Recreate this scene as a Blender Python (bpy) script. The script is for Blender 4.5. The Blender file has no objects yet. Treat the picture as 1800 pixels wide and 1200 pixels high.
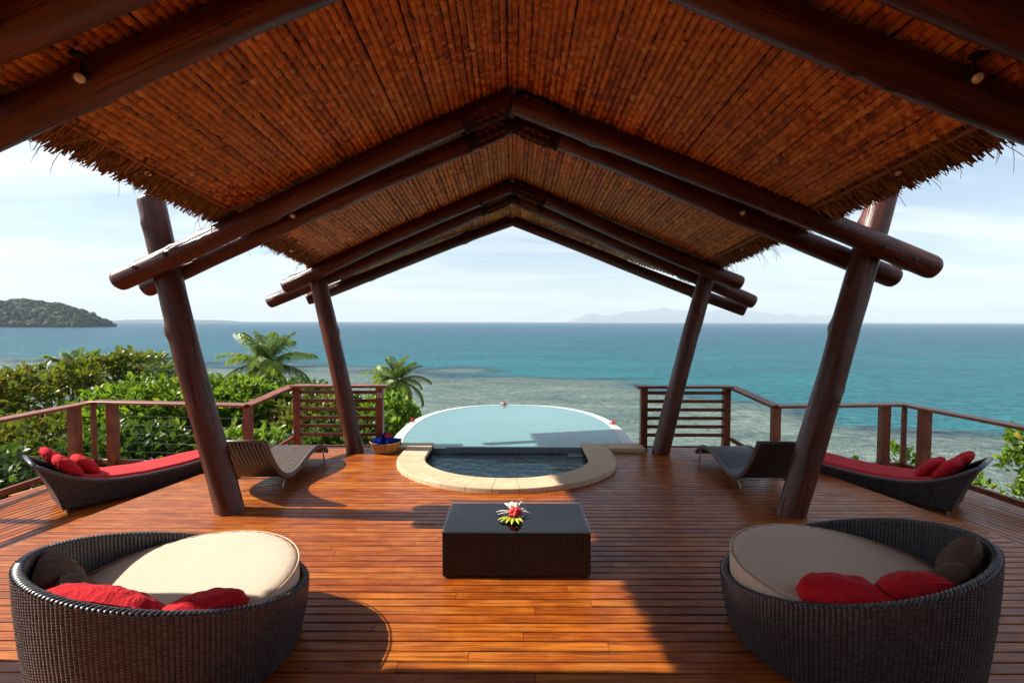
import bpy, math, random
import numpy as np
from mathutils import Vector, Matrix, noise as mnoise

S = bpy.context.scene
R = math.radians
COL = S.collection

# ------------------------------------------------------------------ camera
cam = bpy.data.cameras.new('camera')
cam.sensor_width = 36.0
cam.lens = 17.4
cam.clip_start = 0.05
cam.clip_end = 60000
camo = bpy.data.objects.new('camera', cam)
COL.objects.link(camo)
camo.location = (0, 0, 2.0)
_p = math.atan(35 / 870.0)
camo.rotation_euler = (Matrix.Rotation(R(90) - _p, 3, 'X') @ Matrix.Rotation(R(0.12), 3, 'Z')).to_euler()
S.camera = camo

# ------------------------------------------------------------------ sky and sun
TO_SUN = Vector((-1.0, 0.035, 0.80)).normalized()
SUN_EL = math.asin(TO_SUN.z)
SUN_ROT = math.atan2(TO_SUN.x, TO_SUN.y)
world = bpy.data.worlds.new('World')
S.world = world
world.use_nodes = True
wn = world.node_tree.nodes
wl = world.node_tree.links
wn.clear()
w_out = wn.new('ShaderNodeOutputWorld')
w_bg = wn.new('ShaderNodeBackground')
w_bg.inputs['Strength'].default_value = 0.068
w_sky = wn.new('ShaderNodeTexSky')
w_sky.sky_type = 'NISHITA'
w_sky.sun_disc = False
w_sky.sun_elevation = SUN_EL
w_sky.sun_rotation = SUN_ROT
w_sky.altitude = 15
w_sky.air_density = 1.0
w_sky.dust_density = 0.5
w_sky.ozone_density = 1.2
# thin cirrus: noise on a plane high above, all round the sky
w_tc = wn.new('ShaderNodeTexCoord')
w_sep = wn.new('ShaderNodeSeparateXYZ')
wl.new(w_tc.outputs['Generated'], w_sep.inputs[0])
w_zm = wn.new('ShaderNodeMath'); w_zm.operation = 'MAXIMUM'; w_zm.inputs[1].default_value = 0.0
wl.new(w_sep.outputs['Z'], w_zm.inputs[0])
w_za = wn.new('ShaderNodeMath'); w_za.operation = 'ADD'; w_za.inputs[1].default_value = 0.12
wl.new(w_zm.outputs[0], w_za.inputs[0])
w_dx = wn.new('ShaderNodeMath'); w_dx.operation = 'DIVIDE'
w_dy = wn.new('ShaderNodeMath'); w_dy.operation = 'DIVIDE'
wl.new(w_sep.outputs['X'], w_dx.inputs[0]); wl.new(w_za.outputs[0], w_dx.inputs[1])
wl.new(w_sep.outputs['Y'], w_dy.inputs[0]); wl.new(w_za.outputs[0], w_dy.inputs[1])
w_cmb = wn.new('ShaderNodeCombineXYZ')
wl.new(w_dx.outputs[0], w_cmb.inputs[0]); wl.new(w_dy.outputs[0], w_cmb.inputs[1])
w_map = wn.new('ShaderNodeMapping')
w_map.inputs['Scale'].default_value = (0.55, 1.5, 1.0)
w_map.inputs['Rotation'].default_value = (0, 0, R(14))
w_map.inputs['Location'].default_value = (3.1, 0.7, 0.0)
wl.new(w_cmb.outputs[0], w_map.inputs[0])
w_nz = wn.new('ShaderNodeTexNoise')
w_nz.inputs['Scale'].default_value = 0.9
w_nz.inputs['Detail'].default_value = 8
w_nz.inputs['Roughness'].default_value = 0.58
w_nz.inputs['Distortion'].default_value = 0.7
wl.new(w_map.outputs[0], w_nz.inputs['Vector'])
w_rmp = wn.new('ShaderNodeValToRGB')
w_rmp.color_ramp.elements[0].position = 0.45
w_rmp.color_ramp.elements[0].color = (0.10, 0.10, 0.10, 1)
w_rmp.color_ramp.elements[1].position = 0.72
w_rmp.color_ramp.elements[1].color = (0.62, 0.62, 0.62, 1)
wl.new(w_nz.outputs['Fac'], w_rmp.inputs[0])
w_mix = wn.new('ShaderNodeMixRGB')
w_mix.inputs['Color2'].default_value = (10.5, 10.7, 11.0, 1)
wl.new(w_rmp.outputs[0], w_mix.inputs['Fac'])
wl.new(w_sky.outputs[0], w_mix.inputs['Color1'])
wl.new(w_mix.outputs[0], w_bg.inputs['Color'])
wl.new(w_bg.outputs[0], w_out.inputs['Surface'])

sun = bpy.data.lights.new('sun', 'SUN')
sun.energy = 5.0
sun.angle = R(0.5)
sun.color = (1.0, 0.93, 0.82)
suno = bpy.data.objects.new('sun', sun)
COL.objects.link(suno)
suno.rotation_euler = (-TO_SUN).to_track_quat('-Z', 'Y').to_euler()

S.view_settings.view_transform = 'Standard'
S.view_settings.look = 'None'
S.view_settings.exposure = 1.12
S.view_settings.gamma = 1.0
S.view_settings.use_curve_mapping = False
S.render.engine = 'CYCLES'
S.cycles.use_denoising = True
S.cycles.max_bounces = 7
S.cycles.diffuse_bounces = 4
S.cycles.glossy_bounces = 3
S.cycles.transparent_max_bounces = 12
S.cycles.volume_bounces = 0
S.cycles.caustics_reflective = False
S.cycles.caustics_refractive = False

# ------------------------------------------------------------------ helpers
rng = np.random.default_rng(7)
random.seed(7)
ORG = {}


def tag(o, label=None, cat=None, group=None, kind=None):
    if label: o['label'] = label
    if cat: o['category'] = cat
    if group: o['group'] = group
    if kind: o['kind'] = kind
    return o


def thing(name, loc, label, cat, rz=0.0, group=None):
    o = bpy.data.objects.new(name, None)
    COL.objects.link(o)
    o.empty_display_size = 0.1
    o.location = loc
    o.rotation_euler = (0, 0, rz)
    tag(o, label, cat, group)
    return o


class MB:
    """collects vertices and faces of one mesh"""
    def __init__(s):
        s.v = []; s.f = []; s.n = 0; s.mi = []

    def add(s, V, Fc, mi=0):
        V = np.asarray(V, float).reshape(-1, 3)
        s.v.append(V)
        n = s.n
        for f in Fc:
            s.f.append(tuple(int(i) + n for i in f))
            s.mi.append(mi)
        s.n += len(V)
        return s

    def add_np(s, V, Fc, mi=0):
        V = np.asarray(V, float).reshape(-1, 3)
        Fc = np.asarray(Fc) + s.n
        s.v.append(V)
        s.f.extend(map(tuple, Fc.tolist()))
        s.mi.extend([mi] * len(Fc))
        s.n += len(V)
        return s

    def mesh(s, name, mats, smooth=False, org=(0, 0, 0)):
        me = bpy.data.meshes.new(name)
        V = np.concatenate(s.v) - np.array(org, float)
        me.from_pydata(V.tolist(), [], s.f)
        if not isinstance(mats, (list, tuple)): mats = [mats]
        for m in mats: me.materials.append(m)
        if len(mats) > 1: me.polygons.foreach_set('material_index', s.mi)
        if smooth: me.polygons.foreach_set('use_smooth', [True] * len(me.polygons))
        if getattr(s, 'lc', None) and len(s.lc) == len(V):
            at = me.attributes.new('lc', 'FLOAT_VECTOR', 'POINT'); at.data.foreach_set('vector', np.array(s.lc, np.float32).ravel())
            at = me.attributes.new('knot', 'FLOAT', 'POINT'); at.data.foreach_set('value', np.array(s.kn, np.float32))
        me.update()
        return me

    def build(s, name, mats, parent=None, smooth=False, org=None):
        if org is None:
            org = (0, 0, 0)
        o = bpy.data.objects.new(name, s.mesh(name, mats, smooth, org))
        COL.objects.link(o)
        if parent is not None: o.parent = parent
        return o


def inst(name, me, parent=None, loc=(0, 0, 0), rot=(0, 0, 0), scale=(1, 1, 1)):
    o = bpy.data.objects.new(name, me)
    COL.objects.link(o)
    o.location = loc; o.rotation_euler = rot; o.scale = scale
    if parent is not None: o.parent = parent
    return o


def box(mb, x0, x1, y0, y1, z0, z1, bev=0.0, mi=0):
    if bev <= 0:
        V = [(x0, y0, z0), (x1, y0, z0), (x1, y1, z0), (x0, y1, z0), (x0, y0, z1), (x1, y0, z1), (x1, y1, z1), (x0, y1, z1)]
        Fc = [(3, 2, 1, 0), (4, 5, 6, 7), (0, 1, 5, 4), (1, 2, 6, 5), (2, 3, 7, 6), (3, 0, 4, 7)]
        return mb.add(V, Fc, mi)
    b = bev
    L = []
    for z, i in ((z0, b), (z0 + b, 0), (z1 - b, 0), (z1, b)):
        L += [(x0 + i, y0 + b if i == 0 else y0 + i, z)]
        L.pop()
        if i == 0:
            L += [(x0 + b, y0, z), (x1 - b, y0, z), (x1, y0 + b, z), (x1, y1 - b, z), (x1 - b, y1, z), (x0 + b, y1, z), (x0, y1 - b, z), (x0, y0 + b, z)]
        else:
            L += [(x0 + b, y0 + b * .6, z), (x1 - b, y0 + b * .6, z), (x1 - b * .6, y0 + b, z), (x1 - b * .6, y1 - b, z), (x1 - b, y1 - b * .6, z), (x0 + b, y1 - b * .6, z), (x0 + b * .6, y1 - b, z), (x0 + b * .6, y0 + b, z)]
    Fc = [tuple(range(7, -1, -1)), tuple(range(24, 32))]
    for k in range(3):
        for i in range(8):
            j = (i + 1) % 8
            Fc.append((k * 8 + i, k * 8 + j, k * 8 + 8 + j, k * 8 + 8 + i))
    return mb.add(L, Fc, mi)


def frame_of(d):
    d = np.array(d, float); d /= np.linalg.norm(d)
    a = np.array([0, 0, 1.0]) if abs(d[2]) < 0.9 else np.array([0, 1.0, 0])
    u = np.cross(a, d); u /= np.linalg.norm(u)
    w = np.cross(d, u)
    return d, u, w


def beam(mb, p0, p1, w, h, mi=0, up=(0, 0, 1)):
    """rectangular bar from p0 to p1, width w across, height h up"""
    p0 = np.array(p0, float); p1 = np.array(p1, float)
    d = p1 - p0; d /= np.linalg.norm(d)
    up = np.array(up, float)
    u = np.cross(d, up); u /= np.linalg.norm(u)
    v = np.cross(u, d)
    b = min(w, h) * 0.08
    prof = [(-w / 2 + b, -h / 2), (w / 2 - b, -h / 2), (w / 2, -h / 2 + b), (w / 2, h / 2 - b), (w / 2 - b, h / 2), (-w / 2 + b, h / 2), (-w / 2, h / 2 - b), (-w / 2, -h / 2 + b)]
    V = [p0 + u * a + v * c for a, c in prof] + [p1 + u * a + v * c for a, c in prof]
    Fc = [tuple(range(7, -1, -1)), tuple(range(8, 16))] + [(i, (i + 1) % 8, 8 + (i + 1) % 8, 8 + i) for i in range(8)]
    return mb.add(V, Fc, mi)


def tube(mb, pts, rad, segs=8, mi=0, caps=True):
    pts = np.array(pts, float)
    n = len(pts)
    if np.isscalar(rad): rad = [rad] * n
    V = []
    t0 = pts[1] - pts[0]
    _, u, w = frame_of(t0)
    for k in range(n):
        t = pts[min(k + 1, n - 1)] - pts[max(k - 1, 0)]
        t /= np.linalg.norm(t)
        u = u - t * (u @ t); u /= np.linalg.norm(u)
        w = np.cross(t, u)
        for i in range(segs):
            a = 2 * math.pi * i / segs
            V.append(pts[k] + rad[k] * (math.cos(a) * u + math.sin(a) * w))
    Fc = []
    for k in range(n - 1):
        for i in range(segs):
            j = (i + 1) % segs
            Fc.append((k * segs + i, k * segs + j, (k + 1) * segs + j, (k + 1) * segs + i))
    if caps:
        Fc.append(tuple(range(segs - 1, -1, -1)))
        Fc.append(tuple(range((n - 1) * segs, n * segs)))
    return mb.add(V, Fc, mi)


def log(mb, p0, p1, r0, r1, seed=0, segs=26, rings=60, wob=0.020, rough=0.07):
    """a peeled log: uneven radius, slight bend, rounded rims, a few knots"""
    rs = random.Random(seed)
    p0 = np.array(p0, float); p1 = np.array(p1, float)
    d, u, w = frame_of(p1 - p0)
    L = np.linalg.norm(p1 - p0)
    ph = [rs.uniform(0, 6.28) for _ in range(6)]
    knots = [(rs.uniform(.05, .95) * L, rs.uniform(0, 6.28), rs.uniform(.02, .035)) for _ in range(int(L * 1.6) + 2)]
    V = []; LC = []; KN = []
    ts = [0.0, 0.0, 0.012 / L, 0.035 / L] + [0.05 / L + (1 - 0.1 / L) * i / (rings - 1) for i in range(rings)] + [1 - 0.035 / L, 1 - 0.012 / L, 1, 1]
    n = len(ts)
    for k, t in enumerate(ts):
        c = p0 + (p1 - p0) * t + u * wob * math.sin(3.1 * t + ph[0]) + w * wob * math.sin(4.3 * t + ph[1])
        r = r0 + (r1 - r0) * t
        e = min(k, n - 1 - k)
        r *= (0.0, 0.82, 0.92, 0.98)[e] if e < 4 else 1.0
        for i in range(segs):
            a = 2 * math.pi * i / segs
            ca, sa = math.cos(a), math.sin(a)
            q = mnoise.noise(Vector((ca * 1.2 + seed * 3.7, sa * 1.2, t * L * 1.1)))
            q2 = mnoise.noise(Vector((ca * 3 + seed, sa * 3, t * L * 3.0 + 9)))
            rr = r * (1 + rough * q + rough * .45 * q2)
            kw = 0.0
            for (kp, ka, ks) in knots:
                dl = (t * L - kp) / .06
                da = ((a - ka + math.pi) % (2 * math.pi) - math.pi) / .35
                g = dl * dl + da * da
                if g < 6 and e >= 4:
                    rr += ks * .75 * math.exp(-g); kw = max(kw, math.exp(-g * 1.5))
            V.append(c + rr * (ca * u + sa * w))
            LC.append((ca * r0 + seed * 1.7, sa * r0, t * L)); KN.append(kw)
    Fc = []
    for k in range(n - 1):
        for i in range(segs):
            j = (i + 1) % segs
            Fc.append((k * segs + i, k * segs + j, (k + 1) * segs + j, (k + 1) * segs + i))
    mb.lc = LC; mb.kn = KN
    return mb.add(V, Fc)


def lathe(mb, prof, segs=16, c=(0, 0, 0), mi=0):
    V = []
    for r, z in prof:
        for i in range(segs):
            a = 2 * math.pi * i / segs
            V.append((c[0] + r * math.cos(a), c[1] + r * math.sin(a), c[2] + z))
    Fc = []
    for k in range(len(prof) - 1):
        for i in range(segs):
            j = (i + 1) % segs
            Fc.append((k * segs + i, k * segs + j, (k + 1) * segs + j, (k + 1) * segs + i))
    return mb.add(V, Fc, mi)


def grid(mb, P, mi=0, flip=False, closed_u=False):
    """P[nu][nv][3] -> quads"""
    P = np.asarray(P, float)
    nu, nv = P.shape[:2]
    i, j = np.meshgrid(np.arange(nu if closed_u else nu - 1), np.arange(nv - 1), indexing='ij')
    a = (i * nv + j).ravel(); b = (((i + 1) % nu) * nv + j).ravel()
    c = (((i + 1) % nu) * nv + j + 1).ravel(); d = (i * nv + j + 1).ravel()
    Fc = np.stack([a, b, c, d], 1)
    if flip: Fc = Fc[:, ::-1]
    return mb.add_np(P.reshape(-1, 3), Fc, mi)


def wicker(mb, fn, nu, nv, amp=0.005, flip=False, back=0.004, cover=0.74, fill=0.95, bu=48, bv=10):
    """woven strands over the surface fn(u, v): each strand hump is real geometry, with a dark backing behind"""
    sg = -1.0 if flip else 1.0

    def nrm(u, v):
        e = 1e-3
        a = fn(u + e, v) - fn(u - e, v); b = fn(u, v + e) - fn(u, v - e)
        n = np.cross(a, b)
        return sg * n / (np.linalg.norm(n, axis=-1, keepdims=True) + 1e-9)
    i, j = np.meshgrid(np.arange(nu), np.arange(nv), indexing='ij')
    i = i.ravel(); j = j.ravel()
    u0 = i / nu
    uu = np.stack([u0, u0 + .25 * fill / nu, u0 + .72 * fill / nu, u0 + fill / nu], 1)
    vc = np.minimum((j + .25 + .5 * (i % 2)) / nv, 1 - .4 / nv)
    vv = np.stack([vc - .5 * cover / nv, vc + .5 * cover / nv], 1)
    off = np.array([-.1, .9, .9, -.1]) * amp
    U = np.repeat(uu[:, :, None], 2, 2).reshape(-1)
    Vv = np.repeat(vv[:, None, :], 4, 1).reshape(-1)
    U = np.clip(U, 0, 1) if not getattr(fn, 'closed', False) else U
    P = fn(U, Vv) + nrm(U, np.clip(Vv, .001, .999)) * np.tile(np.repeat(off, 2), len(i))[:, None]
    n = len(i)
    P = P + (nrm(U, np.clip(Vv, .001, .999)) * (np.repeat(np.random.default_rng(nu + nv).normal(0, .09, n), 8) * amp)[:, None])
    base = np.arange(n)[:, None] * 8
    Fs = []
    for k in range(3):
        q = np.array([2 * k, 2 * k + 2, 2 * k + 3, 2 * k + 1])
        if flip: q = q[::-1]
        Fs.append(base + q)
    mb.add_np(P, np.concatenate(Fs), 0)
    gu, gv = np.meshgrid(np.linspace(0, 1, bu + 1), np.linspace(0, 1, bv + 1), indexing='ij')
    B = fn(gu.ravel(), gv.ravel()) - nrm(np.clip(gu.ravel(), .001, .999), np.clip(gv.ravel(), .001, .999)) * back
    grid(mb, B.reshape(bu + 1, bv + 1, 3), 1, flip)
    return mb


def build_weave(m, name, mats, parent, org=None):
    """solid shell as a part, its woven strands (too small to pick apart) as a sub-part"""
    V = np.concatenate(m.v)
    out = []
    for want in (1, 0):
        f = [q for q, k in zip(m.f, m.mi) if k == want]
        idx = np.unique(np.concatenate([np.array(q) for q in f])) if len({len(q) for q in f}) > 1 else np.unique(np.array(f))
        mp = np.full(len(V), -1); mp[idx] = np.arange(len(idx))
        b = MB(); b.add_np(V[idx], mp[np.array(f)])
        out.append(b)
    sh = out[0].build(name, mats[1], parent, smooth=True, org=org)
    wv = out[1].build('weave', mats[0], sh, smooth=True, org=org)
    tag(wv, kind='stuff')
    return sh


# ------------------------------------------------------------------ materials
class NT:
    def __init__(s, name):
        s.m = bpy.data.materials.new(name)
        s.m.use_nodes = True
        s.n = s.m.node_tree.nodes; s.l = s.m.node_tree.links
        s.n.clear()
        s.out = s.n.new('ShaderNodeOutputMaterial')

    def node(s, t, **kw):
        nd = s.n.new(t)
        for k, v in kw.items():
            if k.startswith('_'): setattr(nd, k[1:], v)
            else: nd.inputs[k.replace('__', ' ')].default_value = v
        return nd

    def link(s, a, b): s.l.new(a, b)

    def pos(s, scale=(1, 1, 1), rot=(0, 0, 0), src='pos'):
        if src == 'pos':
            g = s.node('ShaderNodeNewGeometry').outputs['Position']
        else:
            g = s.node('ShaderNodeTexCoord').outputs['Object']
        mp = s.node('ShaderNodeMapping')
        mp.inputs['Scale'].default_value = scale
        mp.inputs['Rotation'].default_value = rot
        s.link(g, mp.inputs[0])
        return mp.outputs[0]

    def noise(s, vec, scale, detail=4, rough=.55, dist=0.0):
        nd = s.node('ShaderNodeTexNoise', Scale=scale, Detail=detail, Roughness=rough, Distortion=dist)
        s.link(vec, nd.inputs['Vector'])
        return nd.outputs['Fac']

    def ramp(s, fac, stops):
        r = s.node('ShaderNodeValToRGB')
        e = r.color_ramp.elements
        while len(e) < len(stops): e.new(0.5)
        for k, (p, c) in enumerate(stops):
            e[k].position = p
            e[k].color = (c[0], c[1], c[2], 1) if len(c) == 3 else c
        s.link(fac, r.inputs[0])
        return r.outputs[0]

    def mix(s, a, b, fac, mode='MIX'):
        m = s.node('ShaderNodeMixRGB', _blend_type=mode)
        for v, i in ((fac, 0), (a, 1), (b, 2)):
            if isinstance(v, (int, float)): m.inputs[i].default_value = v
            elif isinstance(v, tuple): m.inputs[i].default_value = (*v[:3], 1)
            else: s.link(v, m.inputs[i])
        return m.outputs[0]

    def math(s, op, a, b=0.0):
        m = s.node('ShaderNodeMath', _operation=op)
        for v, i in ((a, 0), (b, 1)):
            if isinstance(v, (int, float)): m.inputs[i].default_value = v
            else: s.link(v, m.inputs[i])
        return m.outputs[0]

    def bump(s, h, strength=.3, dist=.01):
        b = s.node('ShaderNodeBump', Strength=strength, Distance=dist)
        s.link(h, b.inputs['Height'])
        return b.outputs[0]

    def bsdf(s, col, rough=.5, spec=.5, normal=None, metal=0.0, coat=0.0, coat_rough=.2, sheen=0.0):
        b = s.node('ShaderNodeBsdfPrincipled')
        for v, k in ((col, 'Base Color'), (rough, 'Roughness'), (metal, 'Metallic'), (spec, 'Specular IOR Level'), (coat, 'Coat Weight'), (coat_rough, 'Coat Roughness'), (sheen, 'Sheen Weight')):
            if isinstance(v, (int, float)): b.inputs[k].default_value = v
            elif isinstance(v, tuple): b.inputs[k].default_value = (*v[:3], 1)
            else: s.link(v, b.inputs[k])
        if normal is not None: s.link(normal, b.inputs['Normal'])
        return b.outputs[0]

    def done(s, sh):
        s.link(sh, s.out.inputs['Surface'])
        return s.m


def mat_plank(name, rot=0.0):
    t = NT(name)
    rnd = t.node('ShaderNodeObjectInfo').outputs['Random']
    base = t.ramp(rnd, [(0, (.34, .070, .007)), (.3, (.43, .105, .009)), (.55, (.49, .132, .011)), (.8, (.39, .086, .008)), (1, (.54, .165, .016))])
    g = t.node('ShaderNodeNewGeometry').outputs['Position']
    mp = t.node('ShaderNodeMapping')
    mp.vector_type = 'POINT'
    mp.inputs['Rotation'].default_value = (0, 0, rot)
    t.link(g, mp.inputs[0])
    ad = t.node('ShaderNodeVectorMath', _operation='ADD')
    cb = t.node('ShaderNodeCombineXYZ')
    t.link(t.math('MULTIPLY', rnd, 37.0), cb.inputs[0])
    t.link(mp.outputs[0], ad.inputs[0]); t.link(cb.outputs[0], ad.inputs[1])
    sc = t.node('ShaderNodeMapping')
    sc.inputs['Scale'].default_value = (1.3, 34, 20)
    t.link(ad.outputs[0], sc.inputs[0])
    grain = t.noise(sc.outputs[0], 1.6, 6, .62, .4)
    c = t.mix(base, (.06, .014, .005), t.math('MULTIPLY', t.ramp(grain, [(.38, (1, 1, 1)), (.60, (0, 0, 0))]), .72))
    blotch = t.noise(ad.outputs[0], 2.6, 5, .6, .3)
    c = t.mix(c, (.50, .21, .045), t.math('MULTIPLY', t.ramp(blotch, [(.5, (0, 0, 0)), (.78, (1, 1, 1))]), .4))
    c = t.mix(c, (.15, .024, .005), t.math('MULTIPLY', t.ramp(blotch, [(.28, (1, 1, 1)), (.52, (0, 0, 0))]), .62))
    worn = t.noise(ad.outputs[0], 46, 3, .7)
    c = t.mix(c, (.62, .45, .32), t.math('MULTIPLY', t.ramp(worn, [(.71, (0, 0, 0)), (.78, (1, 1, 1))]), .55))
    rg = t.ramp(t.noise(ad.outputs[0], 7, 4, .6), [(.3, (.26, .26, .26)), (.7, (.46, .46, .46))])
    return t.done(t.bsdf(c, rg, .30, t.bump(grain, .35, .004)))


def mat_log():
    """oiled peeled log: streaks and drying cracks along its length, dark knots, worn pale patches"""
    t = NT('log_wood')
    a = t.node('ShaderNodeAttribute'); a.attribute_name = 'lc'
    kn = t.node('ShaderNodeAttribute'); kn.attribute_name = 'knot'

    def mp(sc):
        m_ = t.node('ShaderNodeMapping'); m_.inputs['Scale'].default_value = sc
        t.link(a.outputs['Vector'], m_.inputs[0]); return m_.outputs[0]
    streak = t.noise(mp((26, 26, 1.5)), 1.0, 6, .68, .5)
    big = t.noise(mp((4, 4, 1.3)), 1.0, 5, .6, .8)
    crack = t.noise(mp((17, 17, .7)), 1.0, 3, .5, .25)
    ck = t.ramp(crack, [(.475, (0, 0, 0)), (.496, (1, 1, 1)), (.504, (1, 1, 1)), (.525, (0, 0, 0))])
    ck = t.math('MULTIPLY', ck, t.ramp(big, [(.48, (0, 0, 0)), (.62, (1, 1, 1))]))
    c = t.mix((.020, .0055, .004), (.150, .030, .012), t.ramp(streak, [(.30, (0, 0, 0)), (.66, (1, 1, 1))]))
    c = t.mix(c, (.036, .009, .006), t.math('MULTIPLY', t.ramp(big, [(.34, (1, 1, 1)), (.56, (0, 0, 0))]), .7))
    worn = t.math('MULTIPLY', t.ramp(big, [(.60, (0, 0, 0)), (.74, (1, 1, 1))]), t.ramp(streak, [(.45, (0, 0, 0)), (.65, (1, 1, 1))]))
    c = t.mix(c, (.26, .115, .070), t.math('MULTIPLY', worn, .55))
    c = t.mix(c, (.006, .003, .003), t.math('MULTIPLY', ck, .85))
    c = t.mix(c, (.010, .004, .003), t.ramp(kn.outputs['Fac'], [(.55, (0, 0, 0)), (.85, (1, 1, 1))]))
    rg = t.ramp(streak, [(.3, (.26, .26, .26)), (.7, (.50, .50, .50))])
    h = t.math('SUBTRACT', t.math('ADD', t.math('MULTIPLY', streak, .6), t.math('MULTIPLY', big, .5)), t.math('MULTIPLY', ck, .9))
    return t.done(t.bsdf(c, rg, .42, t.bump(h, .55, .016)))


def mat_rail():
    t = NT('rail_timber')
    v = t.pos((1, 1, 1), src='obj')
    rnd = t.node('ShaderNodeObjectInfo').outputs['Random']
    n = t.noise(v, 5, 6, .65, .8)
    base = t.ramp(rnd, [(0, (.24, .060, .022)), (.5, (.31, .080, .028)), (1, (.27, .072, .03))])
    c = t.mix(base, (.075, .02, .01), t.math('MULTIPLY', t.ramp(n, [(.36, (1, 1, 1)), (.62, (0, 0, 0))]), .7))
    return t.done(t.bsdf(c, .42, .45, t.bump(n, .2, .006)))


def mat_simple(name, col, rough=.5, spec=.5, var=.0, scale=8, bump=0.0, metal=0.0, coat=0.0, dark=None):
    t = NT(name)
    c = col
    nm = None
    if var > 0 or bump > 0:
        v = t.pos((1, 1, 1), src='obj')
        n = t.noise(v, scale, 5, .6, .2)
        d = dark or tuple(x * .45 for x in col)
        if var > 0: c = t.mix(col, d, t.math('MULTIPLY', t.ramp(n, [(.35, (1, 1, 1)), (.65, (0, 0, 0))]), var))
        if bump > 0: nm = t.bump(n, bump, .01)
    return t.done(t.bsdf(c, rough, spec, nm, metal, coat))


def mat_fabric(name, col, fold=.35, rough=.9):
    t = NT(name)
    v = t.pos((1, 1, 1), src='obj')
    n = t.noise(v, 8.0, 4, .55, 2.2)
    w = t.noise(v, 420, 2, .5)
    c = t.mix(col, tuple(x * .8 for x in col), t.math('MULTIPLY', w, .5))
    return t.done(t.bsdf(c, rough, .2, t.bump(t.math('ADD', t.math('MULTIPLY', n, 1.0), t.math('MULTIPLY', w, .04)), fold, .03), sheen=.0))


def mat_island(name, stops, rough=.6, spec=.4, trans=0.0, tcol=(.3, .4, .05), bump=0.0, coat=0.0):
    """colour differs from piece to piece (leaf, strand, shingle) inside one mesh, and from object to object"""
    t = NT(name)
    a = t.node('ShaderNodeNewGeometry').outputs['Random Per Island']
    b = t.node('ShaderNodeObjectInfo').outputs['Random']
    fac = t.math('FRACT', t.math('ADD', a, b))
    c = t.ramp(fac, stops)
    nm = None
    if bump > 0: nm = t.bump(t.noise(t.pos(), 60, 4, .6), bump, .004)
    sh = t.bsdf(c, rough, spec, nm, coat=coat)
    if trans > 0:
        tr = t.node('ShaderNodeBsdfTranslucent')
        t.link(t.mix(c, tcol, .5), tr.inputs[0])
        mx = t.node('ShaderNodeMixShader')
        mx.inputs[0].default_value = trans
        t.link(sh, mx.inputs[1]); t.link(tr.outputs[0], mx.inputs[2])
        sh = mx.outputs[0]
    return t.done(sh)


def mat_leaf_tile():
    """dry folded leaves: long courses differ in tone, single leaves a little more"""
    t = NT('dry_leaf_shingle')
    a = t.node('ShaderNodeNewGeometry').outputs['Random Per Island']
    b = t.node('ShaderNodeObjectInfo').outputs['Random']
    leaf = t.math('FRACT', t.math('ADD', a, b))
    course = t.noise(t.pos((13.0, .55, 0.0)), 1.0, 3, .7, .0)
    patch = t.noise(t.pos((.6, .6, .6)), 1.0, 3, .5)
    f = t.math('ADD', t.math('MULTIPLY', t.math('SUBTRACT', course, .5), 1.9), t.math('ADD', t.math('MULTIPLY', leaf, .56), .22))
    c = t.ramp(f, [(0, (.14, .038, .012)), (.25, (.31, .092, .022)), (.5, (.52, .175, .036)), (.75, (.68, .27, .055)), (1, (.78, .42, .12))])
    c = t.mix(c, t.mix(c, (.40, .20, .06), .5), t.ramp(patch, [(.42, (0, 0, 0)), (.6, (1, 1, 1))]))
    pale = t.ramp(leaf, [(.992, (0, 0, 0)), (.995, (1, 1, 1))])
    c = t.mix(c, (.62, .44, .22), t.math('MULTIPLY', pale, .7))
    return t.done(t.bsdf(c, .5, .4, t.bump(t.noise(t.pos((60, 160, 60)), 1.0, 3, .6), .4, .004)))


def mat_water(name, tint, wave, amp, dist, body=0.0, bodycol=(.05, .2, .25)):
    """clear water: tinted see-through body under a rippled reflecting surface"""
    t = NT(name)
    v = t.pos((1, 1, 1))
    n = t.noise(v, wave, 4, .55, .6)
    nm = t.bump(n, amp, dist)
    fr = t.node('ShaderNodeFresnel', IOR=1.33)
    t.link(nm, fr.inputs['Normal'])
    tr = t.node('ShaderNodeBsdfTransparent'); tr.inputs[0].default_value = (*tint, 1)
    gl = t.node('ShaderNodeBsdfGlossy', Roughness=.03); t.link(nm, gl.inputs['Normal'])
    df = t.node('ShaderNodeBsdfDiffuse'); df.inputs[0].default_value = (*bodycol, 1)
    m0 = t.node('ShaderNodeMixShader'); m0.inputs[0].default_value = body
    t.link(tr.outputs[0], m0.inputs[1]); t.link(df.outputs[0], m0.inputs[2])
    m1 = t.node('ShaderNodeMixShader')
    t.link(fr.outputs[0], m1.inputs[0]); t.link(m0.outputs[0], m1.inputs[1]); t.link(gl.outputs[0], m1.inputs[2])
    return t.done(m1.outputs[0])


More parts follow.
